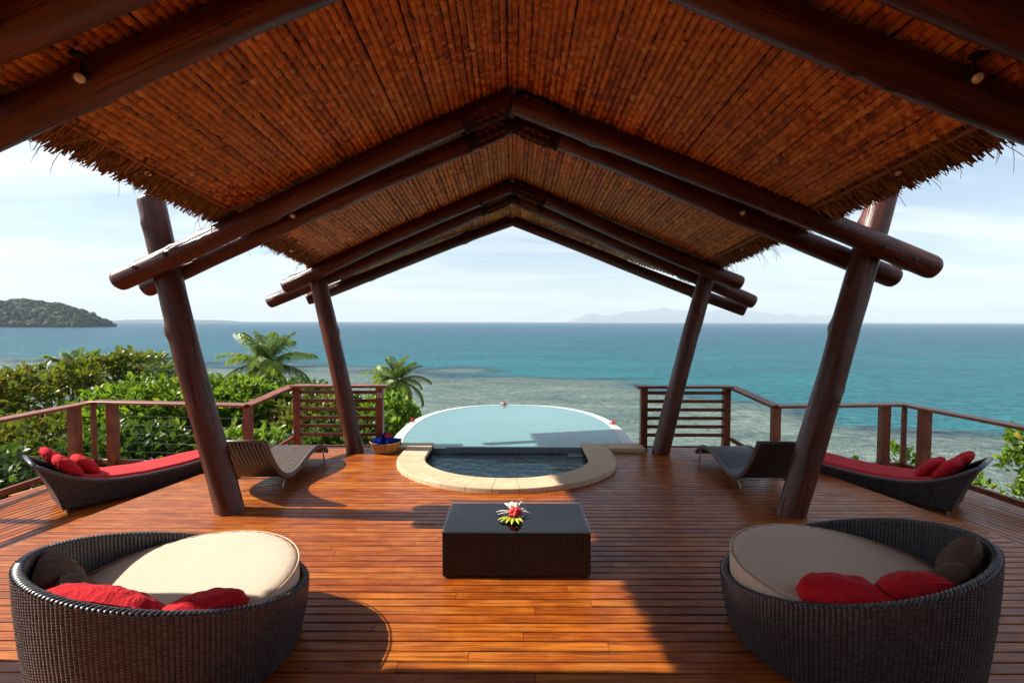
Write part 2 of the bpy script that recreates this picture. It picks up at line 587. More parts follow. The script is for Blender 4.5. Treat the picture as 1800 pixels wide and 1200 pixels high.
M = {}
M['plank'] = mat_plank('deck_timber')
M['plank_l'] = mat_plank('deck_timber_side', R(-78))
M['plank_r'] = mat_plank('deck_timber_other_side', R(78))
M['log'] = mat_log()
M['rail'] = mat_rail()
M['joist'] = mat_simple('joist_timber', (.05, .018, .01), .8, .2, .5)
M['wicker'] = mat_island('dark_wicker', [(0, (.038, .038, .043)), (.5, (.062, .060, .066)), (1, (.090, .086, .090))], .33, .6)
M['wicker_black'] = mat_island('black_wicker', [(0, (.008, .008, .009)), (1, (.018, .017, .017))], .36, .5)
M['wicker_back'] = mat_simple('wicker_shadow_core', (.012, .010, .010), .7, .2)
M['wicker_sun_toned'] = mat_island('sun_toned_brown_wicker', [(0, (.10, .075, .062)), (.5, (.135, .10, .082)), (1, (.165, .125, .10))], .42, .5)  # sunlight on the left lounger is put into this lighter wicker colour
M['cream'] = mat_fabric('cream_canvas', (.58, .46, .35), .10)
M['red'] = mat_fabric('red_cotton', (.52, .012, .020), .75)
M['red2'] = mat_fabric('coral_red_canvas', (.52, .028, .032), .12)
M['brown'] = mat_fabric('taupe_cotton', (.105, .060, .042), .4)
M['black'] = mat_simple('black_metal', (.012, .012, .013), .4, .5)
M['steel'] = mat_simple('grey_metal', (.42, .40, .38), .35, .5, metal=.8)
M['lens'] = mat_simple('lamp_glass', (.75, .73, .68), .12, .8, coat=.6)
M['batten'] = mat_simple('pale_batten', (.34, .14, .055), .6, .3, .4, 20)
M['leaf_tile'] = mat_leaf_tile()
M['thatch'] = mat_island('brown_thatch', [(0, (.10, .055, .028)), (.5, (.19, .108, .052)), (.85, (.30, .18, .085)), (1, (.40, .27, .14))], .8, .2)
M['thatch_core'] = mat_simple('thatch_mass', (.10, .060, .032), .9, .1, .6, 30, .6)
M['rope'] = mat_island('dark_coir_rope', [(0, (.020, .011, .007)), (1, (.048, .026, .014))], .8, .2)
M['rope_light'] = mat_island('tan_coir_rope', [(0, (.085, .030, .013)), (1, (.14, .050, .02))], .75, .2)
M['coping'] = mat_simple('sandstone', (.60, .47, .31), .7, .3, .45, 5, .12, dark=(.42, .27, .14))
M['rimtile'] = mat_simple('pale_pool_stone', (.60, .62, .58), .45, .5, .35, 12, .1, dark=(.40, .42, .40))
M['pooltile'] = mat_simple('turquoise_pool_tile', (.36, .72, .72), .5, .4, .3, 6)
M['spatile'] = mat_simple('slate_blue_tile', (.035, .095, .12), .5, .4, .4, 8)
M['weir'] = mat_simple('wet_grey_tile', (.22, .26, .27), .15, .6, .5, 14)
M['concrete'] = mat_simple('pool_concrete', (.30, .28, .25), .9, .2, .5, 3)
M['poolwater'] = mat_water('pool_water', (.55, .86, .90), 5.0, .20, .018, .44, (.32, .64, .66))
M['spawater'] = mat_water('spa_water', (.42, .72, .80), 7.5, .95, .06, .22, (.035, .12, .18))
M['ground'] = mat_simple('leaf_litter_soil', (.055, .045, .022), .95, .1, .7, 2, .4)
M['trunk'] = mat_simple('grey_bark', (.16, .12, .085), .9, .2, .6, 6, .5)
HAZE = 6.2e-5

# ================================================================== SETTING
SEA = -16.0


def smooth01(x): 
    x = np.clip(x, 0, 1)
    return x * x * (3 - 2 * x)


# ---- sea: fine grid near the shore, coarse towards the horizon; 'shallow' and 'reef' tell where the bottom shows
def build_sea():
    xs = np.concatenate([-np.geomspace(22000, 420, 14), np.arange(-400, 401, 4.0), np.geomspace(420, 22000, 14)])
    ys = np.concatenate([[-3000, -600, -100], np.arange(0, 420, 3.0), np.geomspace(430, 15500, 40)])
    X, Y = np.meshgrid(xs, ys, indexing='ij')
    Z = np.full_like(X, SEA)
    mb = MB()
    grid(mb, np.stack([X, Y, Z], -1), 0, False)
    o = mb.build('sea', sea_mat())
    # reef front as a function of x
    kx = [-4000, -400, -150, -40, 0, 30, 48, 54, 62, 90, 200, 4000]
    ky = [400, 300, 215, 185, 168, 150, 132, 104, 86, 74, 60, 50]
    ax, ay = X.ravel(), Y.ravel()
    front = np.interp(ax, kx, ky)
    d = front - ay                       # > 0 inside the reef flat
    wob = np.array([mnoise.noise(Vector((a * .03, b * .05, 2.0))) if abs(a) < 500 and b < 500 else 0 for a, b in zip(ax, ay)])
    d = d + wob * 34
    shallow = smooth01((d + 6) / 26)
    reef = np.exp(-((d - 1) / 6.5) ** 2) + .30 * np.exp(-((d - 20) / 12.0) ** 2)
    turq = np.exp(-np.maximum(0, -d - 6) / 260.0) * (1 - shallow) * (.55 + .45 * smooth01((ax + 160) / 260))
    deep = smooth01((ay - 350) / 2500)
    me = o.data
    for nm, a in (('shallow', shallow), ('reef', reef), ('turq', turq)):
        at = me.attributes.new(nm, 'FLOAT', 'POINT')
        at.data.foreach_set('value', a.astype(np.float32))
    tag(o, 'blue turquoise sea with a pale reef flat near the shore', kind='structure')
    return o


def sea_mat():
    t = NT('sea_water')
    at = {}
    for k in ('shallow', 'reef', 'turq'):
        n = t.node('ShaderNodeAttribute'); n.attribute_name = k
        at[k] = n.outputs['Fac']
    p = t.pos((1, 1, 1))
    patch = t.noise(t.pos((.045, .11, 1)), 1.0, 5, .6, .6)
    patch2 = t.noise(t.pos((.012, .03, 1)), 1.0, 4, .55, .4)
    deep = t.mix((.020, .082, .138), (.020, .098, .152), t.ramp(patch2, [(.4, (0, 0, 0)), (.6, (1, 1, 1))]))
    c = t.mix(deep, t.mix((.010, .118, .152), (.012, .160, .180), t.ramp(patch2, [(.35, (0, 0, 0)), (.65, (1, 1, 1))])), at['turq'])
    flat = t.mix((.075, .125, .115), (.165, .215, .18), t.ramp(patch, [(.35, (0, 0, 0)), (.65, (1, 1, 1))]))
    c = t.mix(c, flat, at['shallow'])
    rf = t.math('MULTIPLY', at['reef'], t.ramp(patch, [(.40, (.15, .15, .15)), (.56, (1, 1, 1))]))
    c = t.mix(c, (.012, .016, .026), t.math('MULTIPLY', rf, .92))
    w1 = t.noise(t.pos((.55, 1.0, 1), (0, 0, R(-12))), .55, 5, .62, .5)
    w2 = t.noise(t.pos((.05, .12, 1), (0, 0, R(-12))), .5, 4, .6, .4)
    h = t.math('ADD', t.math('MULTIPLY', w1, 1.0), t.math('MULTIPLY', w2, 3.0))
    nm = t.bump(h, 1.0, 2.0)
    df = t.node('ShaderNodeBsdfDiffuse'); t.link(c, df.inputs[0]); t.link(nm, df.inputs['Normal'])
    gl = t.node('ShaderNodeBsdfGlossy', Roughness=.16); t.link(nm, gl.inputs['Normal'])
    fr = t.node('ShaderNodeFresnel', IOR=1.33); t.link(nm, fr.inputs['Normal'])
    mx = t.node('ShaderNodeMixShader')
    t.link(t.math('MULTIPLY', fr.outputs[0], .66), mx.inputs[0])     # crests hide part of the mirror at grazing angles
    t.link(df.outputs[0], mx.inputs[1]); t.link(gl.outputs[0], mx.inputs[2])
    return t.done(mx.outputs[0])


build_sea()


# ---- hillside under the deck
def hill(x, y):
    left = -2.3 - .30 * np.maximum(0, y - 9.0) - .10 * np.maximum(0, -y)
    right = -5.2 - .9 * np.maximum(0, y - 6.0)
    k = smooth01((x + 3.5) / 5.0)
    z = left * (1 - k) + right * k
    z = np.where(y < 2, np.minimum(z, -1.2) * 0 - 1.6 - .12 * np.maximum(0, np.abs(x) - 6), z) * smooth01((3 - y) / 3) + z * (1 - smooth01((3 - y) / 3))
    return np.maximum(z, SEA - 2)


def build_ground():
    xs = np.concatenate([np.arange(-160, -40, 6), np.arange(-40, 40, 1.25), np.arange(40, 161, 6)])
    ys = np.concatenate([np.arange(-60, -5, 5), np.arange(-5, 60, 1.25), np.arange(60, 130, 6)])
    X, Y = np.meshgrid(xs, ys, indexing='ij')
    Z = hill(X, Y)
    nz = np.array([mnoise.noise(Vector((a * .22, b * .22, 0))) for a, b in zip(X.ravel(), Y.ravel())]).reshape(X.shape)
    mb = MB()
    grid(mb, np.stack([X, Y, Z + nz * .35 - .1], -1))
    tag(mb.build('hillside', M['ground'], smooth=True), 'soil hillside falling from the deck to the water', kind='structure')


build_ground()


# ---- green island across the bay
def build_island():
    cx, cy, z0 = -1368.0, 1390.0, SEA
    prof_x = [-320, -250, -190, -140, -95, -60, -10, 30, 60, 95, 130, 165, 195, 215]
    prof_z = [0, 22, 36, 48, 50, 62, 72, 70, 64, 58, 50, 38, 20, 0]
    nx, ny = 80, 40
    mb = MB()
    P = np.zeros((nx, ny, 3))
    for i, x in enumerate(np.linspace(-320, 215, nx)):
        for j, y in enumerate(np.linspace(-90, 70, ny)):
            h = np.interp(x, prof_x, prof_z)
            w = 90 if y < 0 else 70
            z = h * max(0, 1 - (abs(y) / w) ** 2.4) - 1.5
            z += mnoise.noise(Vector((x * .02, y * .02, 3))) * 6 * min(1, z / 20 if z > 0 else 0)
            P[i, j] = (cx + x, cy + y, z0 + z)
    grid(mb, P)
    o = mb.build('island', mat_simple('dark_island_soil', (.028, .042, .020), .95, .1, .5, .05), smooth=True)
    tag(o, 'small wooded island rising from the sea', kind='structure')
    # its wood: a mass of crowns
    rs = random.Random(3)
    t = (1 + 5 ** .5) / 2
    ico = np.array([(-1, t, 0), (1, t, 0), (-1, -t, 0), (1, -t, 0), (0, -1, t), (0, 1, t), (0, -1, -t), (0, 1, -t), (t, 0, -1), (t, 0, 1), (-t, 0, -1), (-t, 0, 1)], float)
    ico /= np.linalg.norm(ico[0])
    icf = [(0, 11, 5), (0, 5, 1), (0, 1, 7), (0, 7, 10), (0, 10, 11), (1, 5, 9), (5, 11, 4), (11, 10, 2), (10, 7, 6), (7, 1, 8), (3, 9, 4), (3, 4, 2), (3, 2, 6), (3, 6, 8), (3, 8, 9), (4, 9, 5), (2, 4, 11), (6, 2, 10), (8, 6, 7), (9, 8, 1)]
    mb = MB()
    for k in range(5200):
        x = rs.uniform(-300, 209); y = rs.uniform(-86, 66)
        h = np.interp(x, prof_x, prof_z)
        w = 90 if y < 0 else 70
        z = h * max(0, 1 - (abs(y) / w) ** 2.4) - 1.5
        if z < 1.0: continue
        r = rs.uniform(2.0, 5.0) + 7.0 * rs.random() ** 4
        V = ico * np.array([r, r, r * rs.uniform(.55, .95)]) * (1 + .35 * (rng.random((12, 1)) - .5))
        mb.add(V + np.array([cx + x, cy + y, z0 + z + r * .35]), icf)
    m = mat_island('island_foliage', [(0, (.007, .019, .010)), (.5, (.015, .034, .015)), (1, (.034, .058, .020))], .8, .2)
    tag(mb.build('island_forest', m), 'dense dark green forest covering the small island', 'forest', kind='stuff')


build_island()


def build_far(name, prof, dist, depth, label, seed):
    xs = np.array([p[0] for p in prof], float); ys = np.array([p[1] for p in prof], float)
    X = (xs - 900) / 870 * dist
    Hh = (566 - ys) / 870 * dist * 1.05 + 16
    n, m = 140, 26
    mb = MB()
    P = np.zeros((n, m, 3))
    gx = np.linspace(X[0], X[-1], n)
    for i in range(n):
        h = np.interp(gx[i], X, Hh)
        for j in range(m):
            v = j / (m - 1)
            k = 1 - abs(v - .5) * 2
            rid = mnoise.fractal(Vector((gx[i] * .001, v * 4, seed)), 1.0, 2.0, 4)
            z = h * (k ** .8) * (1 + .22 * rid * (1 - k) ** .5)
            P[i, j] = (gx[i], dist + (v - .5) * depth, SEA - 2 + max(z, 0))
    grid(mb, P)
    return tag(mb.build(name, M_far, smooth=True), label, kind='structure')


M_far = mat_simple('far_forested_slopes', (.05, .075, .04), .9, .1, .5, .002)
build_far('mountain_range', [(1000, 566), (1015, 560), (1030, 553), (1045, 551), (1060, 556), (1100, 549), (1150, 545), (1165, 541), (1182, 545), (1230, 549), (1262, 545), (1300, 545), (1340, 549), (1368, 554), (1385, 550), (1403, 558), (1425, 552), (1440, 558), (1455, 553), (1472, 560), (1488, 566)], 27000, 5000, 'low hazy blue mountains on the horizon', 1)
build_far('low_island', [(195, 566), (220, 564), (300, 563.6), (360, 564), (395, 564.6), (415, 566)], 9000, 500, 'flat strip of land on the left horizon', 4)

# ---- haze: even air over the whole bay
mb = MB(); box(mb, -30000, 30000, -3500, 32000, SEA - 4, 1000)
hz = NT('sea_haze')
pv = hz.node('ShaderNodeVolumePrincipled', Density=HAZE)
pv.inputs['Color'].default_value = (.74, .87, 1.0, 1)
pv.inputs['Anisotropy'].default_value = 0.0
hz.link(pv.outputs[0], hz.out.inputs['Volume'])
if HAZE > 0: tag(mb.build('haze', hz.m), 'pale sea haze filling the air over the bay', 'haze', kind='stuff')

# ================================================================== DECK
PW, GAP = 0.083, 0.011
PITCH = PW + GAP
LOW = -0.17


def plank_mesh(name, mat):
    """unit-length board along x, top at z = 0, eased top edges"""
    w, t, b = PW / 2, .03, .004
    pr = [(-w, -t), (w, -t), (w, -b), (w - b, 0), (-w + b, 0), (-w, -b)]
    V = [(0, y, z) for y, z in pr] + [(1, y, z) for y, z in pr]
    Fc = [tuple(range(6)), tuple(range(11, 5, -1))] + [(i, 6 + i, 6 + (i + 1) % 6, (i + 1) % 6) for i in range(6)]
    return MB().add(V, Fc).mesh(name, mat)


PLK = plank_mesh('plank', M['plank'])


def deck_left(y):
    return np.interp(y, [-4, 4.64, 6.6, 7.9], [-5.9, -4.42, -4.02, -3.45])


def deck_right(y):
    return np.interp(y, [-4, 4.64, 6.6, 7.9], [6.0, 4.55, 4.10, 3.45])


SPX, SPY = -0.07, 7.08


def spa_half(y, a, b):
    if y >= SPY: return a
    q = 1 - ((SPY - y) / b) ** 2
    return a * math.sqrt(q) if q > 0 else 0


POOLC = (0.0, 8.9)


def pool_half(y, a=2.02, b=2.8):
    q = 1 - (abs(y - POOLC[1]) / b) ** 2.4
    return a * q ** (1 / 2.4) if q > 0 else 0


deck_sup = MB()
for k in range(-7, 8):
    beam(deck_sup, (k * .62, -3.6, -.17), (k * .62, 5.6, -.17), .06, .2)
    if abs(k) > 3: beam(deck_sup, (k * .62, 5.6, -.17), (k * .62, 7.7, -.17), .06, .2)
V = [(-5.8, -3.7), (-4.36, 4.64), (-3.96, 6.6), (-3.4, 7.8), (-2.0, 7.8), (-1.4, 7.4), (-1.4, 5.95), (1.3, 5.95), (1.3, 7.4), (2.0, 7.8), (3.4, 7.8), (4.04, 6.6), (4.5, 4.64), (5.9, -3.7)]
n = len(V)
deck_sup.add([(x, y, -.28) for x, y in V] + [(x, y, -.30) for x, y in V], [tuple(range(n)), tuple(range(2 * n - 1, n - 1, -1))])
deck = deck_sup.build('deck', M['joist'])
tag(deck, 'reddish timber deck of narrow boards under the thatched roof', kind='structure')
bulk = MB()
yrow = -3.6
row = 0
rs = random.Random(11)
while yrow < 7.86:
    xl, xr = float(deck_left(yrow)), float(deck_right(yrow))
    spans = [(xl, xr)]
    h = 0
    if yrow > 5.72:
        hw = spa_half(yrow, 1.42, 1.27)
        if yrow > 7.5: spans = [(xl, -1.72), (2.0, xr)] if yrow < 7.9 else spans
        elif hw > 0: spans = [(xl, SPX - hw), (SPX + hw, xr)]
    for (a, b) in spans:
        x = a
        first = True
        while x < b - .01:
            L = rs.uniform(1.7, 3.6) if not first else rs.uniform(.8, 3.4)
            first = False
            e = min(b, x + L)
            if b - e < .5: e = b
            zz = rs.uniform(-.0012, .0012)
            if yrow > 1.85:
                inst('plank', PLK, deck, (x + .0015, yrow, zz), (0, 0, 0), (e - x - .003, 1, 1))
            else:
                box(bulk, x + .0015, e - .0015, yrow - PW / 2, yrow + PW / 2, -.03, zz)
            x = e
    yrow += PITCH
    row += 1
screws = MB()
for r_ in range(int((7.5 - 2.0) / PITCH)):
    ys_ = -3.6 + PITCH * (int((2.0 + 3.6) / PITCH) + r_)
    for k in range(-7, 8):
        x_ = k * .62
        if ys_ > 5.6 and abs(x_ + .07) < 1.65: continue
        for e in (-.024, .024):
            if rs.random() < .25: continue
            a = np.linspace(0, 2 * math.pi, 7)[:-1]
            cx_, cy_ = x_ + rs.uniform(-.012, .012), ys_ + e + rs.uniform(-.004, .004)
            if not (float(deck_left(ys_)) + .05 < cx_ < float(deck_right(ys_)) - .05): continue
            screws.add(np.stack([cx_ + .0042 * np.cos(a), cy_ + .0042 * np.sin(a), np.full(6, .0017)], -1), [tuple(range(6))])
tag(screws.build('screw_heads', mat_simple('dull_screw_steel', (.34, .27, .20), .45, .5, metal=.5), deck), kind='stuff')
o = bulk.build('rear_planking', M['plank'], deck); tag(o, kind='stuff')
# edge boards along the two slanting sides
for sgn, fn in ((-1, deck_left), (1, deck_right)):
    for y0, y1 in ((1.0, 4.64), (4.64, 6.6), (6.6, 7.88)):
        m = MB()
        beam(m, (float(fn(y0)) + sgn * .014, y0, -.085), (float(fn(y1)) + sgn * .014, y1, -.085), .024, .155)
        m.build('edge_board', M['rail'], deck)
m = MB(); beam(m, (-3.45, 7.925, -.10), (-1.8, 7.925, -.10), .03, .2); m.build('edge_board', M['rail'], deck)
m = MB(); beam(m, (2.0, 7.925, -.10), (3.45, 7.925, -.10), .03, .2); m.build('edge_board', M['rail'], deck)

# lower side decks: boards run along the slanting edge
for sgn, nm, mt in ((-1, 'left', 'plank_l'), (1, 'right', 'plank_r')):
    me = plank_mesh('plank', M[mt])
    ax = -sgn * .205
    d = np.array([ax, 1.0]); d /= np.linalg.norm(d)
    ang = math.atan2(d[1], d[0])
    sup = MB()
    for yy in (3.0, 4.2, 5.4, 6.4):
        x0 = float(deck_left(yy) if sgn < 0 else deck_right(yy))
        beam(sup, (x0 + sgn * .1, yy, LOW - .12), (sgn * 6.25, yy, LOW - .12), .06, .16)
    low = sup.build('side_deck', M['joist'])
    tag(low, 'lower timber side deck on the %s, boards running toward the sea' % nm, kind='structure')
    for k in range(26):
        off = .075 + k * PITCH
        # start point on the edge line, shifted outward
        nx, ny = sgn * d[1], -sgn * d[0]
        if sgn < 0: nx, ny = -d[1], d[0]
        else: nx, ny = d[1], -d[0]
        px, py = (-4.42 if sgn < 0 else 4.55) + nx * off, 4.64 + ny * off
        # run from y = 1.5 to y = 7.1, stop at x = +-6.2
        s0 = (1.5 - py) / d[1]
        s1 = (7.0 - py) / d[1]
        xlim = sgn * 6.22
        sx = (xlim - px) / d[0]
        if sgn * (px + d[0] * s0) > 6.22: s0 = max(s0, sx)
        if s1 - s0 < .3: continue
        cut = rs.uniform(.3, .7)
        sm = s0 + (s1 - s0) * cut
        for a, b in ((s0, sm), (sm, s1)):
            inst('plank', me, low, (px + d[0] * a, py + d[1] * a, LOW + rs.uniform(-.001, .001)), (0, 0, ang), (b - a - .003, 1, 1))

# ================================================================== POOL
pool = thing('swimming_pool', (0, 8.9, 0), 'rounded infinity pool with pale rim and sandstone edged spa, set in the deck', 'pool')
PO = (0, 8.9, 0)
WZ = .040


def pool_ring(a, b, y0, n=72):
    """outline from the left end at y0 round the sea side to the right end"""
    t0 = None
    pts = []
    # parametrise by angle of a superellipse
    e = 2 / 2.4
    ang = np.linspace(-math.pi * .30, math.pi * 1.30, 1600)
    q = np.stack([POOLC[0] + a * np.sign(np.cos(ang)) * np.abs(np.cos(ang)) ** e, POOLC[1] + b * np.sign(np.sin(ang)) * np.abs(np.sin(ang)) ** e], -1)
    q = q[q[:, 1] >= y0][::-1]
    seg = np.concatenate([[0], np.cumsum(np.linalg.norm(np.diff(q, axis=0), axis=1))])
    s = np.linspace(0, seg[-1], n)
    return np.stack([np.interp(s, seg, q[:, 0]), np.interp(s, seg, q[:, 1])], -1)


NT_R = 46
ro = pool_ring(2.02, 2.80, 7.72, NT_R * 2 + 1)
ri = pool_ring(1.84, 2.62, 7.72, NT_R * 2 + 1)
for k in range(NT_R):
    m = MB()
    a = slice(2 * k, 2 * k + 3)
    A, B = ro[a].copy(), ri[a].copy()
    # small joints
    A[0] += (A[1] - A[0]) * .015; B[0] += (B[1] - B[0]) * .015
    A[2] += (A[1] - A[2]) * .015; B[2] += (B[1] - B[2]) * .015
    V = []
    for (o_, i_) in zip(A, B):
        V += [(o_[0], o_[1], -.02), (o_[0], o_[1], WZ - .012), (i_[0], i_[1], WZ + .006), (i_[0], i_[1], -.05)]
    Fc = []
    for s in range(2):
        b0 = s * 4
        for q in range(4): Fc.append((b0 + q, b0 + (q + 1) % 4, b0 + 4 + (q + 1) % 4, b0 + 4 + q))
    Fc += [(3, 2, 1, 0), (8, 9, 10, 11)]
    m.add(V, Fc).build('rim_tile', M['rimtile'], pool, org=PO)
# shell: outer wall, basin
m = MB()
P = np.stack([np.stack([ro[:, 0] * .998, (ro[:, 1] - 8.9) * .998 + 8.9, np.full(len(ro), z)], -1) for z in (-5.5, -.021)], 1)
grid(m, P)
m.build('outer_wall', M['concrete'], pool, org=PO)
m = MB()
rb = np.concatenate([ri, [[1.84, 7.66], [-1.84, 7.66]]])
zs = [WZ - .01, -.25, -1.0, -1.15]
sc_ = [1, 1, .985, .9]
P = np.stack([np.stack([rb[:, 0] * k, (rb[:, 1] - 9) * k + 9, np.full(len(rb), z)], -1) for z, k in zip(zs, sc_)], 1)
grid(m, P, closed_u=True)
nb = len(rb)
m.add(P[:, -1], [tuple(range(nb))])
m.build('basin', M['pooltile'], pool, org=PO)
# submerged ledge on the sea side
m = MB()
led = ri[(ri[:, 1] > 10.35) & (np.abs(ri[:, 0]) < 1.5)]
inn = np.stack([led[:, 0] * .82, 8.9 + (led[:, 1] - 8.9) * .80], -1)
P = np.stack([np.concatenate([led * .995 + np.array([0, .04]), np.full((len(led), 1), -.16)], 1), np.concatenate([inn, np.full((len(led), 1), -.18)], 1), np.concatenate([inn, np.full((len(led), 1), -1.1)], 1)], 1)
grid(m, P)
m.build('ledge', M['rimtile'], pool, org=PO)
m = MB()
m.add(np.concatenate([rb, np.full((nb, 1), WZ)], 1), [tuple(range(nb - 1, -1, -1))])
m.build('water', M['poolwater'], pool, org=PO)
# spa: coping stones along a half ellipse and straight flanks
CT, CB = .062, -.02


def spa_curve(a, b, n):
    t = np.linspace(math.pi, 2 * math.pi, n)
    return np.stack([SPX + a * np.cos(t), SPY + b * np.sin(t)], -1)


NS = 15
co = spa_curve(1.56, 1.40, NS * 4 + 1)
ci = spa_curve(1.17, 1.00, NS * 4 + 1)


def stone(A, B, joint=.006):
    A, B = A.copy(), B.copy()
    for Q in (A, B):
        d0 = Q[1] - Q[0]; Q[0] += d0 / np.linalg.norm(d0) * joint * .5
        d1 = Q[-2] - Q[-1]; Q[-1] += d1 / np.linalg.norm(d1) * joint * .5
    V = []
    for o_, i_ in zip(A, B):
        w = (o_ - i_) / np.linalg.norm(o_ - i_)
        r = .012
        V += [(*o_, CB), (*o_, CT - r), (*(o_ - w * r * .3), CT - r * .3), (*(o_ - w * r), CT), (*(i_ + w * r), CT), (*(i_ + w * r * .3), CT - r * .3), (*i_, CT - r), (*i_, CB - .04)]
    Fc = []
    for s in range(len(A) - 1):
        for q in range(8): Fc.append((s * 8 + q, s * 8 + (q + 1) % 8, s * 8 + 8 + (q + 1) % 8, s * 8 + 8 + q))
    e = (len(A) - 1) * 8
    Fc += [tuple(range(7, -1, -1)), tuple(range(e, e + 8))]
    return MB().add(V, Fc)


for k in range(NS):
    stone(co[4 * k:4 * k + 5], ci[4 * k:4 * k + 5]).build('coping_stone', M['coping'], pool, org=PO)
for sx, a in ((-1, 0), (1, 1)):
    xo, xi = SPX + sx * 1.56, SPX + sx * 1.17
    for y0, y1 in ((7.08, 7.42), (7.42, 7.84)):
        yy = np.linspace(y0, y1, 3)
        A = np.stack([np.full(3, xo), yy], -1); B = np.stack([np.full(3, xi), yy], -1)
        if sx > 0: A, B = A[::1], B[::1]
        stone(A, B).build('coping_stone', M['coping'], pool, org=PO)
m = MB(); box(m, 1.496, 2.06, 7.52, 7.86, CB, CT, .012); m.build('coping_stone', M['coping'], pool, org=PO)
m = MB(); box(m, -1.84, -1.636, 7.55, 7.86, CB, CT, .012); m.build('coping_stone', M['coping'], pool, org=PO)
m = MB(); box(m, SPX - 1.165, SPX + 1.165, 7.64, 7.76, -1.0, WZ - .004, .01); m.build('weir_wall', M['weir'], pool, org=PO)
m = MB(); box(m, SPX + .93, SPX + 1.165, 7.40, 7.64, -1.0, -.03, .01); m.build('step_block', M['weir'], pool, org=PO)
m = MB()
ring = np.concatenate([ci, [[SPX + 1.17, 7.66], [SPX - 1.17, 7.66]]])
P = np.stack([np.concatenate([ring, np.full((len(ring), 1), z)], 1) for z in (CB + .03, -.85)], 1)
grid(m, P, closed_u=True, flip=True); m.add(P[:, 1], [tuple(range(len(ring)))])
m.build('spa_basin', M['spatile'], pool, org=PO)
m = MB(); r2 = ring.copy()
m.add(np.concatenate([r2, np.full((len(r2), 1), -.045)], 1), [tuple(range(len(r2)))])
m.build('spa_water', M['spawater'], pool, org=PO)

# ================================================================== PAVILION
pav = thing('pavilion', (0, 5.1, 0), 'open log pavilion with thatched gable roof over the deck', 'pavilion')
PV = (0, 5.1, 0)
SL = .076           # the ridge falls towards the sea
RAFT = [  # apex, left end, right end, radius
    ((0, 2.35, 4.33), (-3.95, 2.35, 2.62), (4.05, 2.35, 2.66), .112),
    ((0, 2.80, 4.29), (-3.95, 2.80, 2.58), (4.05, 2.80, 2.62), .108),
    ((0, 4.90, 4.143), (-3.92, 4.90, 2.405), (4.17, 4.90, 2.52), .105),
    ((0, 5.35, 4.115), (-3.94, 5.35, 2.345), (4.12, 5.35, 2.485), .100),
    ((0, 7.30, 3.975), (-3.37, 7.30, 2.51), (3.36, 7.30, 2.555), .100),
    ((0, 7.72, 3.930), (-3.78, 7.72, 2.275), (3.75, 7.72, 2.285), .098),
]
RAFT.append(((0, -.10, 4.52), (-3.95, -.10, 2.80), (4.05, -.10, 2.84), .112))


def lashing(raf, p0, p1, r, seed):
    """coir binding at the apex: rope sleeve, ring cords and a row of diamond knots"""
    p0 = np.array(p0, float); p1 = np.array(p1, float)
    d, u, w = frame_of(p1 - p0)
    m = MB()
    s0, s1 = .02, .54
    nrope = 46
    for k in range(nrope):
        s = s0 + (s1 - s0) * (k + .5) / nrope
        rr = r * 1.035 + (.010 if k < 3 or k > nrope - 4 else 0)
        c = p0 + d * s
        t = np.linspace(0, 2 * math.pi, 21)[:-1]
        circ = c + rr * (np.cos(t)[:, None] * u + np.sin(t)[:, None] * w)
        # a cord: three-sided ring
        hh = (s1 - s0) / nrope * .5
        A = circ - d * hh; B = c + (circ - c) * (1 + hh * .8 / rr); C = circ + d * hh
        P = np.stack([A, B, C], 1)
        grid(m, P, closed_u=True)
    o = m.build('lashing', M['rope'], raf, org=PV)
    m = MB()
    for k in range(4):
        for q in range(9):
            s = .13 + .080 * k + (.0425 if q % 2 else 0)
            a0 = 2 * math.pi * q / 9
            hw, hs = .30, .045
            for (da, ds) in ((0, 0),):
                V = []
                for (aa, ss) in ((0, -hs), (hw, 0), (0, hs), (-hw, 0), (0, 0)):
                    a = a0 + aa
                    rr = r * 1.035 + (.024 if (aa == 0 and ss == 0) else .012)
                    V.append(p0 + d * (s + ss) + rr * (math.cos(a) * u + math.sin(a) * w))
                m.add(V, [(0, 1, 4), (1, 2, 4), (2, 3, 4), (3, 0, 4)])
    m.build('diamond_knots', M['rope_light'], raf, org=PV)


for i, (ap, le, re_, r) in enumerate(RAFT):
    for sgn, en in ((-1, le), (1, re_)):
        m = MB()
        st = np.array(ap, float)
        log(m, st, en, r * .94, r * (1.10 if sgn > 0 else 1.0), seed=i * 2 + (sgn > 0), rough=.06)
        raf = m.build('rafter', M['log'], pav, smooth=True, org=PV)
        if ap[1] > 0: lashing(raf, st, en, r * .95, i)
        if i in (2, 4):
            e_ = np.array(en, float); d_ = (e_ - st) / np.linalg.norm(e_ - st)
            for back in (.30, .62):
                c_ = e_ - d_ * back + np.array([0, -r * 1.0, -.015])
                mm = MB(); tube(mm, [c_ + np.array([0, .03, 0]), c_ + np.array([0, -.006, 0])], [.020, .020], 10)
                tube(mm, [c_ + np.array([0, .0, 0]), c_ + np.array([0, -.014, 0])], [.009, .009], 6)
                mm.build('bolt', M['black'], raf, org=PV)
# prow rafters under the sea-side edge
AP = (0, 9.20, 3.83)
for en, sd in (((-3.30, 7.95, 2.36), 31), ((3.74, 7.93, 2.185), 32)):
    m = MB(); log(m, AP, en, .088, .092, seed=sd); m.build('rafter', M['log'], pav, smooth=True, org=PV)

